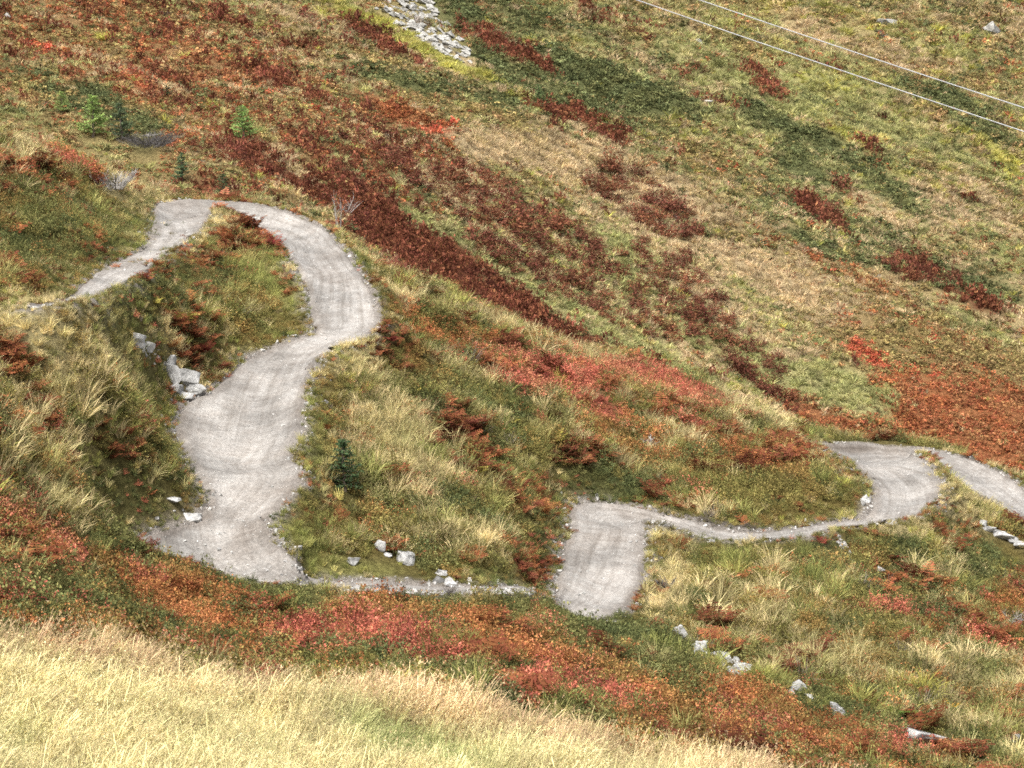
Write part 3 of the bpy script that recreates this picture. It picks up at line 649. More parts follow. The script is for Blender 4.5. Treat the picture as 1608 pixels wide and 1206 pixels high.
def tuft(nb, seed, width=.03, droop=.5, spread=.45, lo=.6, seg=3):
    """grass tussock, blades one unit long"""
    random.seed(seed); pb = PB()
    for k in range(nb):
        a = random.uniform(0, 2 * PI); r = random.random() ** .7 * .22
        b = (math.cos(a) * r, math.sin(a) * r, -.03); a2 = a + random.gauss(0, .7)
        tl_ = random.uniform(.05, 1) * spread
        pb.blade(b, (math.cos(a2) * tl_, math.sin(a2) * tl_, 1), random.uniform(lo, 1.05), width * random.uniform(.7, 1.3), random.uniform(.2, 1) * droop, random.random(), seg)
    return pb


def seed_grass(nb, seed):
    """tall dry hay: thin stems that nod, some with a fluffy head"""
    random.seed(seed); pb = PB()
    la = random.uniform(0, 2 * PI)
    for k in range(nb):
        a = random.uniform(0, 2 * PI); r = random.random() ** .6 * .3
        b = (math.cos(a) * r, math.sin(a) * r, -.03)
        dv = (math.cos(a) * .25 * random.random() + .12, math.sin(a) * .25 * random.random(), 1)
        ln = random.uniform(.45, 1.1); lv = random.random()
        e = pb.blade(b, dv, ln, .026 * random.uniform(.7, 1.3), random.uniform(.15, .75), lv, 4, .35)
        if random.random() < .4:
            for q in range(5):
                leaf(pb, e + np.array([random.gauss(0, .015), random.gauss(0, .015), -.02 * q + random.gauss(0, .01)]), .06, (random.gauss(0, 1), random.gauss(0, 1), random.gauss(0, .6)), min(1, lv + .2), .3)
    return pb


def fern(nf, seed, arch=.9, curl=.25):
    """bracken crown: fronds arching out, each with paired tapering leaflets, about one unit across"""
    random.seed(seed); pb = PB()
    for k in range(nf):
        a = 2 * PI * k / nf + random.gauss(0, .35)
        ln = random.uniform(.45, .8); lift = random.uniform(.5, 1.25)
        lv = random.random(); p = np.array([0., 0., 0.]); d = np.array([math.cos(a) * .6, math.sin(a) * .6, lift]); d /= np.linalg.norm(d)
        hd = np.array([math.cos(a), math.sin(a), 0]); sd = np.array([-math.sin(a), math.cos(a), 0])
        n = 11
        for q in range(n):
            t = q / n
            d2 = d * (1 - arch * t * .8) + hd * arch * t * .7 - np.array([0, 0, 1]) * curl * t * t * 1.6
            d2 /= np.linalg.norm(d2)
            p2 = p + d2 * ln / n
            pb.quad([p - sd * .006, p + sd * .006, p2 + sd * .005, p2 - sd * .005], lv * .6)
            if q >= 2:
                wl = ln * .30 * math.sin(PI * min(1, (1.08 - t) * .62)) * random.uniform(.8, 1.15)
                for s_ in (-1, 1):
                    tip = p + sd * s_ * wl + d2 * wl * .35 + np.array([0, 0, -.18 * wl + random.gauss(0, .02)])
                    m1 = (p + tip) / 2 + d2 * ln / n * .42; m2 = (p + tip) / 2 - d2 * ln / n * .38
                    pb.quad([p, m2, tip, m1], min(1, max(0, lv + random.gauss(0, .15))))
            p = p2
    return pb


PROTO = {}


def proto_coll(key, pbs):
    cl = bpy.data.collections.new('library_' + key)
    for i, pb in enumerate(pbs): pb.obj(key, M_inst, cl)
    PROTO[key] = cl
    return cl


SHR = [shrub(210, .060, .55, s, True) for s in (1, 2, 3, 4)]
FARSHR = [shrub(70, .15, .5, s) for s in (11, 12, 13)]
TUF = [tuft(44, s, .035, .75, .75) for s in (21, 22, 23, 24)]
FARTUF = [tuft(34, s, .085, .9, 1.3) for s in (31, 32, 33)]
HAY = [seed_grass(26, s) for s in (41, 42, 43, 44, 45)]
FERN = [fern(9, 51), fern(11, 52), fern(8, 53, 1.1, .4)]
proto_coll('heath', SHR); proto_coll('far_heath', FARSHR); proto_coll('tuft', TUF); proto_coll('far_tuft', FARTUF); proto_coll('hay', HAY); proto_coll('bracken', FERN)


def scatter_tree(coll, nvar):
    g = bpy.data.node_groups.new('scatter_' + coll.name, 'GeometryNodeTree')
    g.interface.new_socket('Geometry', in_out='INPUT', socket_type='NodeSocketGeometry')
    g.interface.new_socket('Geometry', in_out='OUTPUT', socket_type='NodeSocketGeometry')
    N, L = g.nodes, g.links
    i = N.new('NodeGroupInput'); o = N.new('NodeGroupOutput')
    ci = N.new('GeometryNodeCollectionInfo'); ci.inputs['Collection'].default_value = coll
    ci.inputs['Separate Children'].default_value = True; ci.inputs['Reset Children'].default_value = True
    iop = N.new('GeometryNodeInstanceOnPoints'); iop.inputs['Pick Instance'].default_value = True

    def attr(nm, ty):
        a = N.new('GeometryNodeInputNamedAttribute'); a.data_type = ty; a.inputs['Name'].default_value = nm
        return a.outputs['Attribute']
    L.new(i.outputs[0], iop.inputs['Points']); L.new(ci.outputs[0], iop.inputs['Instance'])
    L.new(attr('vi', 'INT'), iop.inputs['Instance Index'])
    L.new(attr('rot', 'FLOAT_VECTOR'), iop.inputs['Rotation']); L.new(attr('scl', 'FLOAT_VECTOR'), iop.inputs['Scale'])
    L.new(iop.outputs[0], o.inputs[0])
    return g


def scatter(name, key, P, rot, scl, col, label, cat):
    nvar = len(PROTO[key].objects)
    n_ = len(P)
    me = bpy.data.meshes.new(name)
    me.vertices.add(n_); me.vertices.foreach_set('co', P.astype(np.float32).ravel())
    for nm, ty, dat, fld in (('rot', 'FLOAT_VECTOR', rot, 'vector'), ('scl', 'FLOAT_VECTOR', scl, 'vector')):
        a = me.attributes.new(nm, ty, 'POINT'); a.data.foreach_set(fld, dat.astype(np.float32).ravel())
    a = me.attributes.new('vi', 'INT', 'POINT'); a.data.foreach_set('value', rng.integers(0, nvar, n_).astype(np.int32))
    a = me.attributes.new('col', 'FLOAT_COLOR', 'POINT'); a.data.foreach_set('color', np.hstack([col, np.ones((n_, 1))]).astype(np.float32).ravel())
    o = bpy.data.objects.new(name, me); C.objects.link(o)
    md = o.modifiers.new('scatter', 'NODES'); md.node_group = scatter_tree(PROTO[key], nvar)
    tag(o, label, cat, kind='stuff')
    print(name, n_)
    return o


def sample(n_, y0, y1, power, umax):
    """ground points, density falling as y**power"""
    e = 2 + power
    r = rng.random(n_)
    y = (y0 ** e + r * (y1 ** e - y0 ** e)) ** (1 / e) if abs(e) > 1e-6 else y0 * (y1 / y0) ** r
    u = rng.uniform(-umax, umax, n_)
    x = u * y
    return np.stack([x, y, ground(x, y)], -1)


def rots(n_, tilt):
    return np.stack([rng.normal(0, tilt, n_), rng.normal(0, tilt, n_), rng.uniform(0, 2 * PI, n_)], -1)


def pick(P, jit):
    S_ = species(P)
    S_ = S_ + rng.gumbel(0, jit, S_.shape)
    return np.argmax(S_, -1)


def tdist(P): return np.where((P[:, 1] > 45) & (P[:, 1] < 90), bil(TD, P[:, 0], np.clip(P[:, 1], 2, 599)), 99)


EXC = []
for q_ in ((1425, 705), (1436, 709), (1405, 702), (1380, 699), (1340, 696), (1450, 708)):
    p_ = at(*q_); EXC.append((p_[0], p_[1], 1.0)); EXC.append((p_[0], p_[1] - 1.2, .8))
# ------------------------------------------------------------------ things that stand, lie or hang on the slope
def px2m(p): return p[1] / F / cp


def rock_mesh(name, sx, sy, sz, seed, mat):
    r = random.Random(seed)
    bm = bmesh.new()
    for k in range(11):
        v = Vector((r.gauss(0, 1), r.gauss(0, 1), r.gauss(0, 1))).normalized()
        v = Vector((max(-.72, min(.72, v.x)), max(-.72, min(.72, v.y)), max(-.6, min(.62, v.z)))) * r.uniform(.85, 1.1)
        bm.verts.new((v.x * sx * .65, v.y * sy * .65, v.z * sz * .75))
    res = bmesh.ops.convex_hull(bm, input=bm.verts)
    bmesh.ops.delete(bm, geom=[g for g in res['geom_interior'] if isinstance(g, bmesh.types.BMVert)], context='VERTS')
    bmesh.ops.bevel(bm, geom=list(bm.edges), offset=min(sx, sy, sz) * .025, segments=1, affect='EDGES')
    bmesh.ops.triangulate(bm, faces=list(bm.faces))
    bmesh.ops.subdivide_edges(bm, edges=list(bm.edges), cuts=2, use_grid_fill=True)
    bm.normal_update()
    for v in bm.verts:
        q = Vector((v.co.x / sx, v.co.y / sy, v.co.z / sz))
        n_ = noise.noise(q * 2.6 + Vector((seed * 1.7, seed * .9, 3))) * .13 + noise.noise(q * 7 + Vector((seed, 5, 1))) * .06
        v.co += v.co.normalized() * n_ * min(sx, sy, sz)
    me = bpy.data.meshes.new(name); bm.to_mesh(me); bm.free(); me.materials.append(mat)
    return me


def rock(px, py, w, h, label, group=None, mat=None, cat='rock', name='rock', seed=None, sink=.22, yaw=None, depth=.8):
    p = at(px, py + h * .3); k = px2m(p)
    sd = seed if seed is not None else int(px * 31 + py * 7)
    r = random.Random(sd)
    me = rock_mesh(name, w * k * 1.28, max(w, h) * k * depth, h * k * 1.4, sd, mat or M_rock)
    o = bpy.data.objects.new(name, me); C.objects.link(o)
    EXC.append((p[0], p[1], max(.26, w * k * .5)))
    if px > 450: EXC.append((p[0], p[1] - .5, max(.3, w * k * .5))); EXC.append((p[0], p[1] - .95, .34))
    o.location = (p[0], p[1], p[2] + h * k * (.5 - sink)); o.rotation_euler = (r.gauss(0, .12), r.uniform(.05, .3), r.uniform(-.4, .4) if yaw is None else yaw)
    return tag(o, label, cat, group)


# boulders beside the middle limb
for (x, y, w, h, lb) in [
    (212,533,30,18,'white boulder at the top end of the boulder row above the wide trail bend'),
    (232,547,18,12,'small pale boulder just below the top one of the boulder row'),
    (268,569,24,15,'squarish pale boulder halfway down the boulder row by the trail'),
    (271,590,22,24,'tall pale block left of the largest block in the boulder row'),
    (294,598,27,24,'largest white block in the boulder row beside the wide trail bend'),
    (278,614,26,17,'low pale boulder at the left foot of the boulder row'),
    (309,614,27,16,'white boulder of the row touching the trail edge'),
    (291,624,18,10,'small pale stone at the lowest foot of the boulder row'),
    (302,813,22,11,'grey brown rock lying at the left edge where the trail narrows'),
    (272,790,20,10,'rust brown lichened rock in the grass above the front bend'),
    (529,970,26,10,'flat grey rock in red bilberry below the thin trail strip'),
    (597,860,13,16,'small upright white stone in olive heath above the trail strip'),
    (611,873,13,6,'thin pale stone between the upright stone and the rounded boulder'),
    (644,880,32,14,'rounded white boulder in heath above the thin trail strip'),
    (556,884,17,11,'lone white stone in green grass near the front bend'),
    (693,899,15,8,'small flat pale stone above the pair by the trail strip'),
    (688,909,17,18,'tilted pale stone next to the thin trail strip'),
    (708,917,15,12,'white stone resting at the inner edge of the trail strip'),
    (1070,998,28,20,'long white rock at the upper end of the stone line below the ramp'),
    (1090,1019,15,11,'small pale rock under the long white rock of the stone line'),
    (1101,1017,14,15,'upright white rock right of the small pale one in the stone line'),
    (1140,1032,22,14,'broad pale rock in the middle of the stone heap'),
    (1125,1027,12,9,'small stone at the upper left of the stone heap'),
    (1158,1039,13,9,'small stone at the right shoulder of the stone heap'),
    (1133,1043,15,9,'grey stone at the lower left of the stone heap'),
    (1147,1053,20,10,'white stone at the bottom of the stone heap'),
    (1166,1049,25,12,'flat white stone at the right foot of the stone heap'),
    (1250,1077,28,13,'white rock with a dark crack below the straw grass slope'),
    (1240,1086,17,9,'small pale stone under the cracked white rock'),
    (1271,1096,13,8,'small stone half buried right of the cracked white rock'),
    (1314,1114,29,14,'pale rock in grass between the cracked rock and the big slab'),
    (1456,1160,82,21,'big long white slab lying in heath at the lower right'),
    (1437,1148,24,9,'pale stone on the upper edge of the big long slab'),
    (1588,1160,25,12,'white rock at the right end of the lower slope'),
    (1543,823,13,7,'uppermost small stone of the stone row under the last trail limb'),
    (1553,832,17,8,'second stone down the row under the last trail limb'),
    (1573,841,29,9,'long white stone of the row under the last trail limb'),
    (1592,849,15,8,'small stone between the two long ones under the last trail limb'),
    (1603,857,20,11,'lowest white stone of the row under the last trail limb'),
    (1381,897,13,8,'small grey stone in the slope below the right hand bend'),
    (1360,784,13,14,'white upright stone at the inner edge of the right hand bend'),
    (1352,790,10,9,'little grey stone beside the upright one at the right hand bend'),
    (1098,67,20,9,'pale rock poking out of the far hillside under the cables'),
    (1110,161,26,6,'flat white rock on the far hillside beside dark heath'),
    (12,25,13,8,'grey rock at the upper left of the far hillside')]:
    if y < 200: rock(x, y, w * .8, h * .8, lb, mat=M_slab)
    else: rock(x, y, w * 1.08, h * 1.12, lb, 'pale rocks beside the trail')
for (x, y, w, h, lb) in [(1392,37,32,11,'dark low outcrop at the top of the far hillside'), (1562,47,36,18,'dark jagged outcrop high at the upper right')]:
    rock(x, y, w, h, lb, mat=M_slab, cat='outcrop', name='outcrop', sink=.3)

# the scree gully
SCP = [(588, -12), (676, -12), (690, 30), (718, 66), (748, 98), (735, 100), (690, 82), (632, 42), (600, 16)]


def inpoly(x, y, poly):
    c = False
    for i in range(len(poly)):
        x1, y1 = poly[i]; x2, y2 = poly[i - 1]
        if (y1 > y) != (y2 > y) and x < (x2 - x1) * (y - y1) / (y2 - y1) + x1: c = not c
    return c


random.seed(31)
slabs = [rock_mesh('scree_rock', 1.1, .9, .62, s, M_slab) for s in range(7)]
cnt = 0; tries = 0
while cnt < 230 and tries < 6000:
    tries += 1
    x = random.uniform(585, 750); y = random.uniform(-10, 100)
    if not inpoly(x + random.gauss(0, 4), y + random.gauss(0, 3), SCP): continue
    p = at(x, max(y, -8)); k = px2m(p); wpx = random.uniform(6, 17)
    o = bpy.data.objects.new('scree_rock', random.choice(slabs)); C.objects.link(o)
    EXC.append((p[0], p[1], .75))
    o.location = (p[0], p[1], p[2] + .16 * wpx * k); s = wpx * k; o.scale = (s, s * random.uniform(.7, 1.1), s * random.uniform(.5, .9))
    o.rotation_euler = (random.gauss(0, .25), random.uniform(.2, .6), random.uniform(-.5, .5))
    tag(o, 'pale grey broken slab in the scree gully at the top', 'rock', 'slabs in the scree gully'); cnt += 1

# dark dead bracken clumps dotted over the pale far slope
random.seed(5)
def solo(pb, name):
    o = pb.obj(name, M_obj, None); m_ = o.data; bpy.data.objects.remove(o); return m_
FB = [solo(shrub(420, .085, .75, 70 + s, True), 'dead_bracken') for s in range(5)]
placed = []
CL = [(745,312,75,34,24,48),(860,395,95,46,28,60),(1010,325,85,36,28,40),(1050,440,80,46,28,40),(985,500,70,24,25,20),(1175,560,55,30,25,15),(1210,605,50,20,20,10),(1100,510,60,30,25,14),(830,430,90,18,30,20),(600,255,60,20,25,10),(1290,335,45,9,33,10),(1450,430,50,14,12,14)]
for (bx, by, rx, ry, rot, nn) in CL:
    c, s = math.cos(math.radians(rot)), math.sin(math.radians(rot)); got = 0
    for t in range(nn * 12):
        if got >= nn or len(placed) >= 297: break
        a = random.uniform(-1, 1) * 1.15; b = random.uniform(-1, 1) * 1.15
        if a * a + b * b > 1.3: continue
        x = bx + a * rx * c - b * ry * s; y = by + a * rx * s + b * ry * c
        if any((x - q[0]) ** 2 / 150 + (y - q[1]) ** 2 / 45 < 1 for q in placed): continue
        p = at(x, y)
        if p[1] < 95: continue
        got += 1; placed.append((x, y)); k = px2m(p)
        o = bpy.data.objects.new('dead_bracken', random.choice(FB)); C.objects.link(o)
        wpx = random.uniform(13, 34) * (1 if random.random() < .7 else 1.35); sm = wpx * k * 1.25
        o.location = tuple(p); o.scale = (sm * 1.15, sm * random.uniform(.8, 1.2), sm * random.uniform(.65, .95)); o.rotation_euler = (0, 0, random.uniform(0, 6.28))
        v = random.uniform(.75, 1.35); o.color = (.14 * v, .056 * v, .036 * v, 1) if random.random() < .7 else (.175 * v, .073 * v, .040 * v, 1)
        tag(o, 'dark maroon dead bracken clump dotted on the pale far slope', 'bracken', 'dark bracken clumps on the far slope')

# bracken ferns one can tell apart
FN = [solo(fern(n_, 80 + i, ar, cu), 'fern') for i, (n_, ar, cu) in enumerate(((10, .8, .25), (12, .9, .3), (9, 1.0, .4), (14, .7, .2)))]
RB, OB, OL, GO, GN, DK = (.20, .078, .038), (.28, .13, .05), (.24, .20, .05), (.55, .31, .05), (.10, .17, .035), (.155, .04, .028)
FERNS = [
 ('russet bracken fern on the grassy hump inside the upper bend', 'ferns on the hump inside the upper bend', [(378,348,44,RB),(398,352,46,RB),(366,368,40,OB),(412,366,44,RB),(428,382,40,DK),(395,380,44,OB),(440,398,36,RB),(350,388,40,RB),(333,402,46,RB),(312,408,40,OB),(345,420,44,RB),(365,405,36,OB),(303,446,50,RB),(322,462,44,RB)]),
 ('wide olive and orange fern, the largest in the hollow below the upper limb', None, [(282,500,66,OL)]),
 ('dark red fern in the hollow below the upper limb', 'ferns in the hollow below the upper limb', [(305,524,54,RB),(318,548,46,DK),(330,530,40,RB),(292,470,46,OB),(226,432,32,DK),(245,470,36,OL),(300,560,36,RB)]),
 ('pale brown fern above the topmost boulder of the row', None, [(268,540,40,OB)]),
 ('rust red fern on the grassy flank at the left edge', 'ferns on the left flank', [(18,532,48,RB),(35,556,46,RB),(20,584,44,OB),(52,604,50,RB),(30,628,46,DK),(68,628,44,DK),(20,650,40,OB),(80,652,34,RB),(4,570,40,RB)]),
 ('lone red brown fern on grass left of the boulder row', None, [(246,660,36,RB)]),
 ('orange fern below the rust red ferns of the left flank', 'orange ferns on the left flank', [(76,672,30,OB),(88,650,24,OB),(46,700,26,OB)]),
 ('brown fern on the hill left of the upper limb', 'ferns on the left hill', [(40,272,34,RB),(70,282,36,RB),(112,296,34,OB),(58,310,34,OB),(20,300,30,RB),(24,432,38,DK),(60,412,34,RB),(130,345,30,RB),(196,398,26,RB),(160,392,26,DK)]),
 ('dark fern on the slope right of the narrow neck of trail', 'ferns right of the narrow neck', [(612,530,36,DK),(630,520,34,RB),(598,548,30,RB),(648,540,32,RB),(588,440,30,RB),(606,420,30,RB)]),
 ('russet fern in the mixed heath of the middle spur', 'ferns on the middle spur', [(690,660,40,OB),(716,690,44,DK),(702,636,38,RB),(645,610,36,OL),(752,700,38,RB),(735,672,36,RB),(800,664,34,OL),(690,720,36,OL),(660,690,30,RB),(868,722,34,DK),(905,722,50,RB),(890,705,34,RB),(1000,700,30,RB)]),
 ('olive green fern in the straw grass of the middle spur', 'olive ferns on the middle spur', [(746,742,58,OL),(790,752,44,OL),(610,640,44,OL),(870,690,40,OL)]),
 ('large orange brown fern left of the right hand switchback crest', None, [(848,796,60,OB)]),
 ('brown fern beside the large orange brown fern', None, [(822,800,40,RB)]),
 ('dark red fern at the left foot of the straight ramp', 'dark ferns left of the ramp', [(842,885,32,DK),(852,905,30,DK),(836,915,24,RB)]),
 ('golden orange fern in straw grass at the lower right', None, [(1486,1112,58,GO)]),
 ('bushy dark green fern left of the golden one', None, [(1412,1112,48,GN)]),
 ('olive fern above the dark green one at the lower right', None, [(1420,1082,56,OL)]),
 ('brown fern on the slope below the right hand bend', 'ferns below the right hand bend', [(1402,872,42,DK),(1372,838,34,RB),(1290,848,36,DK),(1460,890,34,RB),(1385,860,30,OB)]),
 ('brown fern in the straw slope right of the ramp', 'ferns right of the ramp', [(1085,942,34,RB),(1245,900,34,RB),(1180,905,28,OL),(1340,1040,34,OL),(1245,1000,34,OL),(1355,1000,28,RB),(1095,980,30,OL)]),
 ('golden yellow fern in the left flank grass above the front bend', 'small yellow ferns on the left flank', [(115,725,26,GO),(228,648,14,GO),(55,660,22,OB)])]
random.seed(9)
for (lb, gp, lst) in FERNS:
    for (x, y, w, colr) in lst:
        p = at(x, y + w * .2); k = px2m(p)
        o = bpy.data.objects.new('fern', random.choice(FN)); C.objects.link(o)
        o.location = (p[0], p[1], p[2] - .03); s = w * k * 1.0; o.scale = (s, s, s * random.uniform(.85, 1.1)); o.rotation_euler = (random.gauss(0, .08), random.gauss(0, .08), random.uniform(0, 6.28))
        v = random.uniform(.85, 1.25); o.color = (colr[0] * v, colr[1] * v, colr[2] * v, 1)
        tag(o, lb, 'fern', gp)

# straw tussocks
TS = [solo(tuft(70, 90 + s, .03, .9, 1.0), 'grass_tussock') for s in range(4)]
TUSS = [
 ('bright straw tussock on the middle spur beside the wide trail limb', 'straw tussocks on the middle spur', [(602,690,50),(618,706,46),(584,660,44),(640,700,40),(560,650,40),(598,720,36),(650,730,34),(625,675,40),(690,790,36),(720,840,34),(735,770,30)]),
 ('straw tussock on the mound at the narrow neck of trail', 'straw tussocks at the narrow neck', [(535,540,34),(552,534,36),(568,534,34),(582,540,30),(520,552,30),(548,560,40),(505,580,34),(565,570,36)]),
 ('pale tussock on the left flank under the upper limb', 'pale tussocks on the left flank', [(40,505,50),(75,505,54),(100,515,56),(130,540,54),(155,555,44),(60,530,46),(110,600,44),(150,610,40),(25,780,46),(60,790,40),(15,500,50)]),
 ('straw tussock along the right side of the straight ramp', 'straw tussocks right of the ramp', [(1050,905,44),(1040,930,44),(1052,880,36),(1022,960,44),(1005,985,36),(1060,945,40),(1030,835,36),(1050,836,36),(1075,850,34)]),
 ('straw tussock topping the hump inside the upper bend', 'straw tussocks on the hump', [(338,345,26),(350,342,24),(322,358,24),(312,376,22),(300,390,22)]),
 ('tall pale grass clump above the red slope and below the strip', None, [(728,962,42)]),
 ('straw tussock on the broad right hand slope', 'straw tussocks on the right slope', [(1170,950,40),(1210,930,40),(1260,970,38),(1140,900,34),(1300,1010,40),(1190,1060,46),(1230,1045,44),(1280,1090,40),(1400,1040,40),(1450,1010,36),(1500,1060,40),(1380,1080,40),(1100,1000,36),(1540,1085,44),(1560,1060,40),(1460,1140,36),(1200,1000,36)]),
 ('pale grass tussock on the crest above the right hand bend', 'pale tussocks on the crest', [(1190,665,26),(1210,672,26),(1230,682,26),(1170,655,22),(1250,690,24)]),
 ('straw tussock between the two limbs of the right hand bend', 'straw tussocks inside the right hand bend', [(1465,745,26),(1480,760,28),(1500,778,30),(1520,792,30),(1455,730,22)])]
for (lb, gp, lst) in TUSS:
    for (x, y, w) in lst:
        p = at(x, y + w * .25); k = px2m(p)
        o = bpy.data.objects.new('grass_tussock', random.choice(TS)); C.objects.link(o)
        o.location = (p[0], p[1], p[2] - .03); s = w * k * .62; o.scale = (s, s, s * random.uniform(.8, 1.05)); o.rotation_euler = (random.gauss(0, .12), random.gauss(0, .12), random.uniform(0, 6.28))
        v = random.uniform(.85, 1.15); o.color = (.66 * v, .54 * v, .25 * v, 1)
        tag(o, lb, 'grass tussock', gp)


# ---- young conifers
def stick(V, Fc, a, b, r0, r1):
    a = Vector(a); b = Vector(b); d = (b - a)
    if d.length < 1e-5: return
    q = d.to_track_quat('Z', 'Y'); i0 = len(V)
    for (c_, r_) in ((a, r0), (b, r1)):
        for t in range(4):
            V.append(tuple(c_ + q @ Vector((math.cos(t * PI / 2) * r_, math.sin(t * PI / 2) * r_, 0))))
    for t in range(4): Fc.append((i0 + t, i0 + (t + 1) % 4, i0 + 4 + (t + 1) % 4, i0 + 4 + t))


def conifer(px, py_base, hpx, wpx, colr, label, seed, dens=1.0, name='conifer_sapling'):
    random.seed(seed)
    p = at(px, py_base); k = px2m(p); H = hpx * k * 1.2; R = wpx * k * .6; EXC.append((p[0], p[1] - R * .7, R * .8))
    root = empty(name, tuple(p), label, 'conifer')
    V, Fc = [], []
    seg = 6
    for s_ in range(seg): stick(V, Fc, (0, 0, H * s_ / seg - .05), (0, 0, H * (s_ + 1) / seg - .05), .035 * H * (1 - s_ / seg) + .006, .035 * H * (1 - (s_ + 1) / seg) + .006)
    pb = PB(); nl = int(11)
    for i in range(nl):
        z = H * (.10 + .86 * i / nl); rr = R * (1 - i / nl) ** .8 * random.uniform(.85, 1.15) + .04 * H
        for j in range(random.randint(6, 8)):
            if random.random() > dens * .95: continue
            a = random.uniform(0, 6.28); ln = rr * random.uniform(.7, 1.15)
            e = Vector((math.cos(a) * ln, math.sin(a) * ln, z + ln * random.uniform(-.05, .35)))
            b = Vector((0, 0, z)); stick(V, Fc, b, e, .006 * H + .003, .003); lv = random.random()
            nq = max(6, int(14 * ln / max(R, .1)))
            for q in range(nq):
                t = (q + 1) / nq; c_ = b.lerp(e, t)
                for w_2 in range(2):
                    nr = (random.gauss(0, 1), random.gauss(0, 1), random.gauss(0, 1))
                    leaf(pb, (c_.x + random.gauss(0, .012 * H), c_.y + random.gauss(0, .012 * H), c_.z + random.gauss(0, .012 * H)), .085 * H * random.uniform(.7, 1.2), nr, min(1, max(0, lv + random.gauss(0, .2))), .3)
    mesh_obj('trunk', V, Fc, M_bark, root)
    cr = pb.obj('crown', M_obj, C, root); cr.color = colr + (1,)
    root.rotation_euler = (0, random.gauss(0, .04), random.uniform(0, 6.28))
    return root


conifer(146, 216, 58, 46, (.26, .36, .11), 'light green young larch in dark heath at the upper left', 1)
conifer(98, 178, 30, 26, (.24, .32, .10), 'small light green sapling left of the young larch', 2)
conifer(192, 222, 52, 34, (.085, .115, .06), 'dark sapling just left of the grey brush pile', 4, .8)
conifer(383, 220, 48, 40, (.22, .34, .10), 'mid green young conifer alone on the rusty slope', 5)
conifer(286, 284, 40, 22, (.10, .15, .075), 'slim blue green sapling above the upper bend', 6, .85)
conifer(350, 312, 34, 30, (.10, .135, .06), 'dull green sapling right behind the upper bend', 7, .8)
conifer(541, 772, 74, 52, (.060, .095, .042), 'dark green spruce sapling on the spur beside the wide trail limb', 8)
conifer(262, 152, 16, 22, (.07, .10, .045), 'low dark green bush beside a red patch on the far slope', 10, 1.0, 'conifer_bush')
conifer(846, 160, 24, 20, (.13, .19, .075), 'tiny green conifer high on the far slope under the scree', 11, .8)


# ---- dead wood
def twigs(name, px, py, wpx, hpx, n_, mat, label, cat, seed, upright=.5, fork=True):
    random.seed(seed); p = at(px, py); k = px2m(p); V, Fc = [], []
    for i in range(n_):
        a = random.uniform(0, 6.28); r = random.random() ** .6 * wpx * k * .35
        b = Vector((math.cos(a) * r, math.sin(a) * r, random.random() * hpx * k * .3 * (1 - upright)))
        a2 = a + random.gauss(0, 1.0); ln = hpx * k * random.uniform(.5, 1.1) if upright > .4 else wpx * k * random.uniform(.2, .55)
        d = Vector((math.cos(a2) * (1 - upright), math.sin(a2) * (1 - upright), upright * random.uniform(.5, 1.2) + .05)).normalized()
        e = b + d * ln; th = .007 * random.uniform(.8, 1.8)
        stick(V, Fc, b, e, th * 1.3, th * .6)
        if fork:
            for q in range(4):
                t = random.uniform(.3, .95); s_ = b.lerp(e, t)
                d2 = (d + Vector((random.gauss(0, .6), random.gauss(0, .6), random.gauss(.1, .4)))).normalized()
                stick(V, Fc, s_, s_ + d2 * ln * random.uniform(.2, .45), th * .7, th * .4)
    o = mesh_obj(name, V, Fc, mat); o.location = tuple(p); EXC.append((p[0], p[1], wpx * k * .4)); EXC.append((p[0], p[1] - wpx * k * .5, wpx * k * .4))
    return tag(o, label, cat)


twigs('brush_pile', 234, 234, 74, 34, 130, M_dtwig, 'dark heap of dead branches on the heath slope at the upper left', 'brush pile', 3, .34)
twigs('dead_branch', 222, 217, 44, 18, 14, M_twig, 'bleached dead branches lying on the upper side of the dark brush pile', 'dead branches', 13, .15)
twigs('dead_shrub', 178, 300, 48, 36, 60, M_twig, 'grey leafless shrub on the hill left of the upper bend', 'dead shrub', 4, .5)
twigs('dead_shrub', 533, 362, 16, 50, 5, M_twig, 'bare silvery twig sapling at the outer edge of the upper bend', 'dead shrub', 6, .8)
twigs('dead_shrub', 545, 335, 20, 26, 14, M_twig, 'low silvery twigs behind the bare sapling at the upper bend', 'dead shrub', 7, .5)
twigs('dead_shrub', 1018, 700, 34, 22, 30, M_twig, 'grey dead twigs in olive heath on the middle spur', 'dead shrub', 8, .4)
twigs('dead_shrub', 1590, 985, 50, 30, 46, M_twig, 'grey leafless bush on the right slope under the red streak', 'dead shrub', 9, .5)
twigs('dead_shrub', 1045, 925, 26, 20, 20, M_dtwig, 'dark bare twigs in the straw right of the ramp', 'dead shrub', 15, .5)


# ---- overhead cables
def cable(a, b, label):
    A_, B_ = unproj(a[0], a[1], a[2]), unproj(b[0], b[1], b[2])
    V, Fc = [], []; n_ = 40; r = .030
    for i in range(n_ + 1):
        t = i / n_; c_ = Vector(A_).lerp(Vector(B_), t)
        c_.z -= .25 * 4 * t * (1 - t)
        for q in range(8): V.append((c_.x, c_.y + math.cos(q * PI / 4) * r, c_.z + math.sin(q * PI / 4) * r))
    for i in range(n_):
        for q in range(8): Fc.append((i * 8 + q, i * 8 + (q + 1) % 8, (i + 1) * 8 + (q + 1) % 8, (i + 1) * 8 + q))
    tag(mesh_obj('cable', V, Fc, M_cable, smooth=True), label, 'cable', 'overhead cables')


cable((700, -108, 165), (1900, 302, 112), 'lower of the two pale overhead cables crossing the upper right')
cable((700, -140, 165), (1900, 263, 112), 'upper of the two pale overhead cables crossing the upper right')


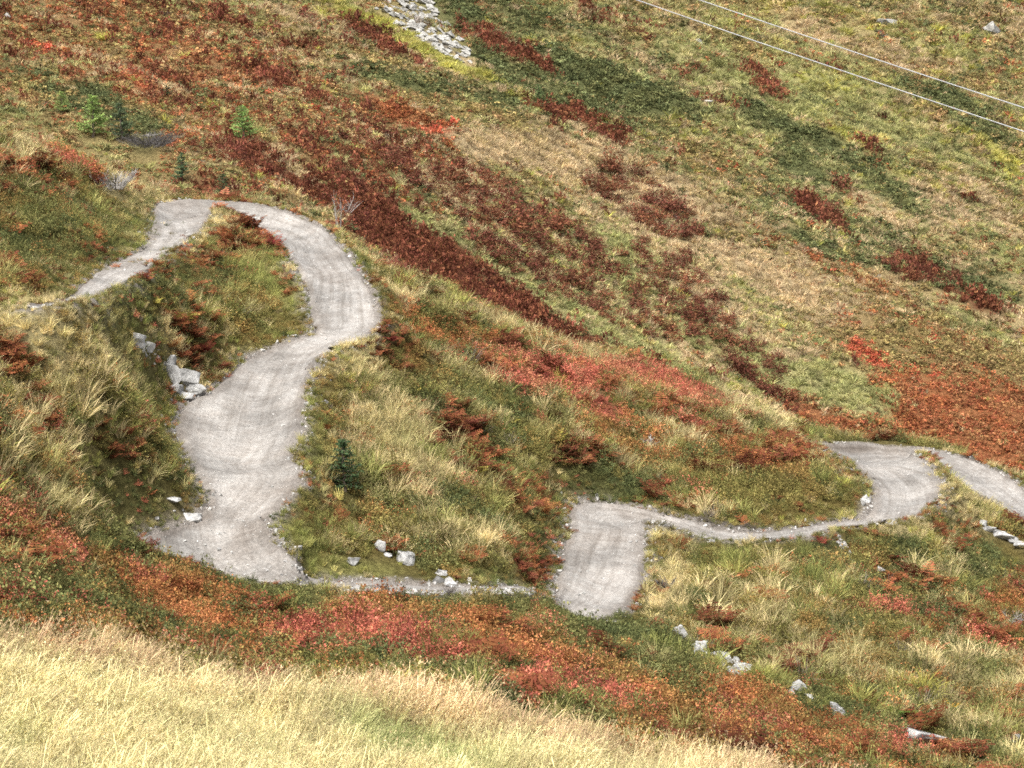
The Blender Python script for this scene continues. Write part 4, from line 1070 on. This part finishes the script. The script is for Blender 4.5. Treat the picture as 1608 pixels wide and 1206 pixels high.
EX = kdtree.KDTree(len(EXC))
for i, e_ in enumerate(EXC): EX.insert((e_[0], e_[1], 0), i)
EX.balance()


def bare(P):
    """where rocks leave no room for plants"""
    o = np.zeros(len(P), bool)
    for i in range(len(P)):
        co, k_, d = EX.find((P[i, 0], P[i, 1], 0))
        o[i] = d < EXC[k_][2]
    return o


# plants grow in clumps: every clump has one kind, one tint and a domed top
def clumps(n_c, y0, y1, power, umax, per, rad, jit):
    Cc = sample(int(n_c * 1.9), y0, y1, power, umax)
    Cc = Cc[rng.random(len(Cc)) < np.clip(bil(STEEP, Cc[:, 0], Cc[:, 1]), 1, 2.4) / 1.9]
    n_c = len(Cc)
    ci = pick(Cc, jit)
    ctint = rng.random(n_c); cval = rng.beta(2, 2, n_c); csz = rng.lognormal(0, .36, n_c)
    rr = rad * csz * (Cc[:, 1] / y0) ** .5 if y0 > 80 else rad * csz
    m_ = rng.poisson(per, n_c) + 1
    own = np.repeat(np.arange(n_c), m_)
    off = rng.normal(0, 1, (len(own), 2)) * .62
    P = Cc[own].copy()
    P[:, 0] += off[:, 0] * rr[own]; P[:, 1] += off[:, 1] * rr[own]
    P[:, 2] = ground(P[:, 0], P[:, 1])
    dd = np.exp(-(off ** 2).sum(1) * .9)
    idx_ = ci[own]
    sw = rng.random(len(own)) < .10
    idx_[sw] = pick(P[sw], .3)
    col = tint(idx_, P[:, 0], P[:, 1], np.clip(ctint[own] + rng.normal(0, .12, len(own)), 0, 1), np.clip(cval[own] * 1.5 - .25 + rng.normal(0, .12, len(own)), -.35, 1.35))
    return P, idx_, col, dd, csz[own]


# near slopes
P, sp_i, col, dd, cs = clumps(29500, 30, 97, 0.0, .30, 4.2, .38, .31)
d_ = tdist(P)
okm = (d_ > .10 + .12 * rng.random(len(P))) & ~((sp_i == IX['dirt']) & (rng.random(len(P)) < .85)) & ((d_ > .4) | (rng.random(len(P)) < .85))
px_, py_ = proj(P)
okm &= ~((P[:, 1] < 60) & (py_ > fg_line(px_) + 30)) & ~bare(P)
P = P[okm]; sp_i = sp_i[okm]; d_ = d_[okm]; col = col[okm]; dd = dd[okm]; cs = cs[okm]
edge = np.clip(d_ / 1.7, .40, 1) * (.55 + .6 * dd) * np.clip(cs, .7, 1.5)
isg = np.isin(sp_i, [IX['straw'], IX['green'], IX['meadow'], IX['dirt']])
isb = sp_i == IX['bracken']
iss = ~isg & ~isb
m = iss
sc = rng.uniform(.38, .70, m.sum()) * edge[m]
scatter('heath_shrubs', 'heath', P[m], rots(m.sum(), .2), np.stack([sc, sc, sc * rng.uniform(.7, 1.3, m.sum())], -1), col[m], 'low red, orange and green bilberry heath carpeting the near slopes', 'heath')
m = isg
sc = rng.uniform(.28, .54, m.sum()) * edge[m]
scatter('tussock_grass', 'tuft', P[m], rots(m.sum(), .22), np.stack([sc, sc, sc], -1), col[m], 'dry straw and green tussock grass on the slopes round the trail', 'grass')
m = isb & (rng.random(len(P)) < .6)
sc = rng.uniform(.55, .95, m.sum()) * edge[m]
scatter('bracken_cover', 'bracken', P[m], rots(m.sum(), .2), np.stack([sc, sc, sc], -1), col[m], 'russet bracken growing in patches beside the trail', 'bracken')

# hay on the shoulder in front
P = sample(27500, 29, 52, 0.0, .262)
px_, py_ = proj(P)
ln_ = fg_line(px_) + 26 * fbm(P[:, 0] * .8, P[:, 1] * .5, 77, 3)
m = (py_ > ln_ - 22 * rng.random(len(P)) ** 2)
m &= rng.random(len(P)) < .35 + 1.3 * vn(P[:, 0] * 1.3, P[:, 1] * .9, 171)
P = P[m]
a = fbm(P[:, 0] * .5, P[:, 1] * .35, 131, 3); b = fbm(P[:, 0] * .35, P[:, 1] * .3, 137, 3)
px_, py_ = proj(P); dl = py_ - fg_line(px_)
base = np.array([.62, .54, .29]); gr = np.array([.33, .36, .14]); pk = np.array([.60, .42, .26])
tg = np.clip(a * 1.9 + .05, 0, .9)[:, None]; tp = np.clip(1 - dl / 45 + b * .6, 0, .8)[:, None]
col = (base * (1 - tg) + gr * tg) * (1 - tp) + pk * tp
col *= (.55 + .8 * rng.random(len(P)) * (.6 + .8 * vn(P[:, 0] * 1.4, P[:, 1] * .9, 161)))[:, None]
sc = rng.uniform(.32, .72, len(P)) * (1 - .3 * np.clip(a * 2, 0, 1)) * (.8 + .5 * vn(P[:, 0] * 1.1, P[:, 1] * 1.1, 151))
scatter('hay_grass', 'hay', P, np.stack([rng.normal(0, .12, len(P)), rng.normal(.1, .12, len(P)), rng.uniform(-.9, .9, len(P))], -1), np.stack([sc, sc, sc], -1), col, 'tall pale dry hay grass on the shoulder in front', 'grass')

# weeds and bilberry sprigs growing up through the hay
P = sample(900, 30, 50, 0.0, .262)
px_, py_ = proj(P); dl = py_ - fg_line(px_)
m = (dl > -10) & (dl < 190) & (vn(P[:, 0] * .45, P[:, 1] * .35, 181) > .58 + dl / 700)
P = P[m]; sc = rng.uniform(.25, .55, len(P))
scatter('hay_weeds', 'heath', P, rots(len(P), .2), np.stack([sc, sc, sc * 1.1], -1), np.array([.13, .14, .06]) * (.7 + .7 * rng.random(len(P)))[:, None], 'dark green weeds and sprigs standing in the pale hay', 'weeds')

# far hillside
P, sp_i, col, dd, cs = clumps(68000, 84.6, 330, -1.1, .30, 3.0, .48, .19)
okm = (tdist(P) > .5) & ~((sp_i == IX['dirt']) & (rng.random(len(P)) < .7)) & (P[:, 1] > 84) & ~bare(P)
P = P[okm]; sp_i = sp_i[okm]; col = col[okm]; dd = dd[okm]; cs = cs[okm]
k = np.clip(P[:, 1] / 130, .7, 1.9) * (.5 + .75 * dd) * np.clip(cs, .7, 1.5)
isg = np.isin(sp_i, [IX['straw'], IX['green'], IX['meadow'], IX['dirt']])
m = isg
sc = rng.uniform(.25, .48, m.sum()) * k[m]
scatter('mountain_grass', 'far_tuft', P[m], rots(m.sum(), .25), np.stack([sc, sc, sc * .75], -1), col[m], 'faded grass in streaks down the far hillside', 'grass')
m = ~isg
sc = rng.uniform(.34, .72, m.sum()) * k[m]
hb = np.where(sp_i[m] == IX['bracken'], 1.2, .62)
scatter('mountain_heath', 'far_heath', P[m], rots(m.sum(), .15), np.stack([sc, sc, sc * hb * 1.25 * rng.uniform(.7, 1.3, m.sum())], -1), col[m], 'olive, dark green and rusty heath covering the far hillside', 'heath')

# ---- loose stones at the trail's edges
random.seed(3)
STN = []
for s in range(3):
    me_ = rock_mesh('stone', 1, .9, .8, 300 + s, M_inst)
    pb = PB(); pb.v = [tuple(v.co) for v in me_.vertices]; pb.f = [tuple(f.vertices) for f in me_.polygons]; pb.l = [random.uniform(.3, .7)] * len(pb.v); STN.append(pb)
proto_coll('stone', STN)
n_ = 2600
j = rng.integers(40, NL - 30, n_); e = rng.integers(0, 2, n_)
base = np.where(e[:, None] == 0, RIB[j, 0], RIB[j, -1]); sdv = side[j] / np.maximum(np.linalg.norm(side[j], axis=1), .3)[:, None]
off = np.abs(rng.normal(0, .26, n_)) + .03
Pst = base + sdv * np.where(e == 0, 1, -1)[:, None] * off[:, None]
Pst[:, 2] = ground(Pst[:, 0], Pst[:, 1])
xs = rng.uniform(0, 1, (900, 2))
ex = np.array([at(540 + 300 * a, 928 + 9 * (b - .3)) for a, b in xs[:500]] + [at(1050 + 130 * a, 990 + 75 * a + 26 * (b - .5)) for a, b in xs[500:650]] + [at(1315 + 35 * a, 845 + 50 * a + 16 * (b - .5)) for a, b in xs[650:770]] + [at(205 + 110 * a, 530 + 95 * a + 20 * (b - .5)) for a, b in xs[770:]])
j2 = rng.integers(0, NL, 1500); t2 = rng.beta(.6, .6, 1500) * (NU - 1.01); i2 = t2.astype(int); f2 = (t2 - i2)[:, None]
on = RIB[j2, i2] * (1 - f2) + RIB[j2, i2 + 1] * f2
Pst = np.vstack([Pst, ex, on]); n_ = len(Pst)
ss = rng.lognormal(-2.75, .5, n_); ss[-1500:] *= .62
g_ = rng.uniform(.28, .58, n_)[:, None]
scatter('trailside_stones', 'stone', Pst, np.stack([rng.uniform(0, 6, n_)] * 3, -1), np.stack([ss, ss, ss * .7], -1), g_ * np.array([1, .97, .92]), 'loose pale stones strewn along the edges of the trail', 'stones')


# ------------------------------------------------------------------ daylight: thin bright overcast
w_ = bpy.data.worlds.new('World'); SC.world = w_; w_.use_nodes = True
N, L = w_.node_tree.nodes, w_.node_tree.links
N.clear()
out = N.new('ShaderNodeOutputWorld'); bg = N.new('ShaderNodeBackground'); sky = N.new('ShaderNodeTexSky')
sky.sky_type = 'NISHITA'; sky.sun_disc = False
EL, AZ = math.radians(60), math.radians(-150)       # sun high, behind the left shoulder
sky.sun_elevation = EL; sky.sun_rotation = AZ; sky.dust_density = 6; sky.air_density = 1.0; sky.ozone_density = 0.6
hs = N.new('ShaderNodeHueSaturation'); hs.inputs['Saturation'].default_value = .30
L.new(sky.outputs[0], hs.inputs['Color']); L.new(hs.outputs[0], bg.inputs['Color']); bg.inputs['Strength'].default_value = .135
L.new(bg.outputs[0], out.inputs['Surface'])
sl = bpy.data.lights.new('sun', 'SUN'); sl.energy = 2.25; sl.angle = math.radians(14); sl.color = (1, .97, .925)
so = bpy.data.objects.new('sun', sl); C.objects.link(so)
dirv = Vector((math.sin(AZ) * math.cos(EL), math.cos(AZ) * math.cos(EL), math.sin(EL)))
so.rotation_euler = dirv.to_track_quat('Z', 'Y').to_euler()
vs = SC.view_settings
vs.view_transform = 'Standard'; vs.look = 'None'; vs.gamma = 1; vs.use_curve_mapping = False
vs.exposure = 1.08
SC.cycles.filter_width = 1.7
SC.render.film_transparent = False
SC.cycles.max_bounces = 6; SC.cycles.diffuse_bounces = 3; SC.cycles.transmission_bounces = 3
SC.cycles.use_denoising = False
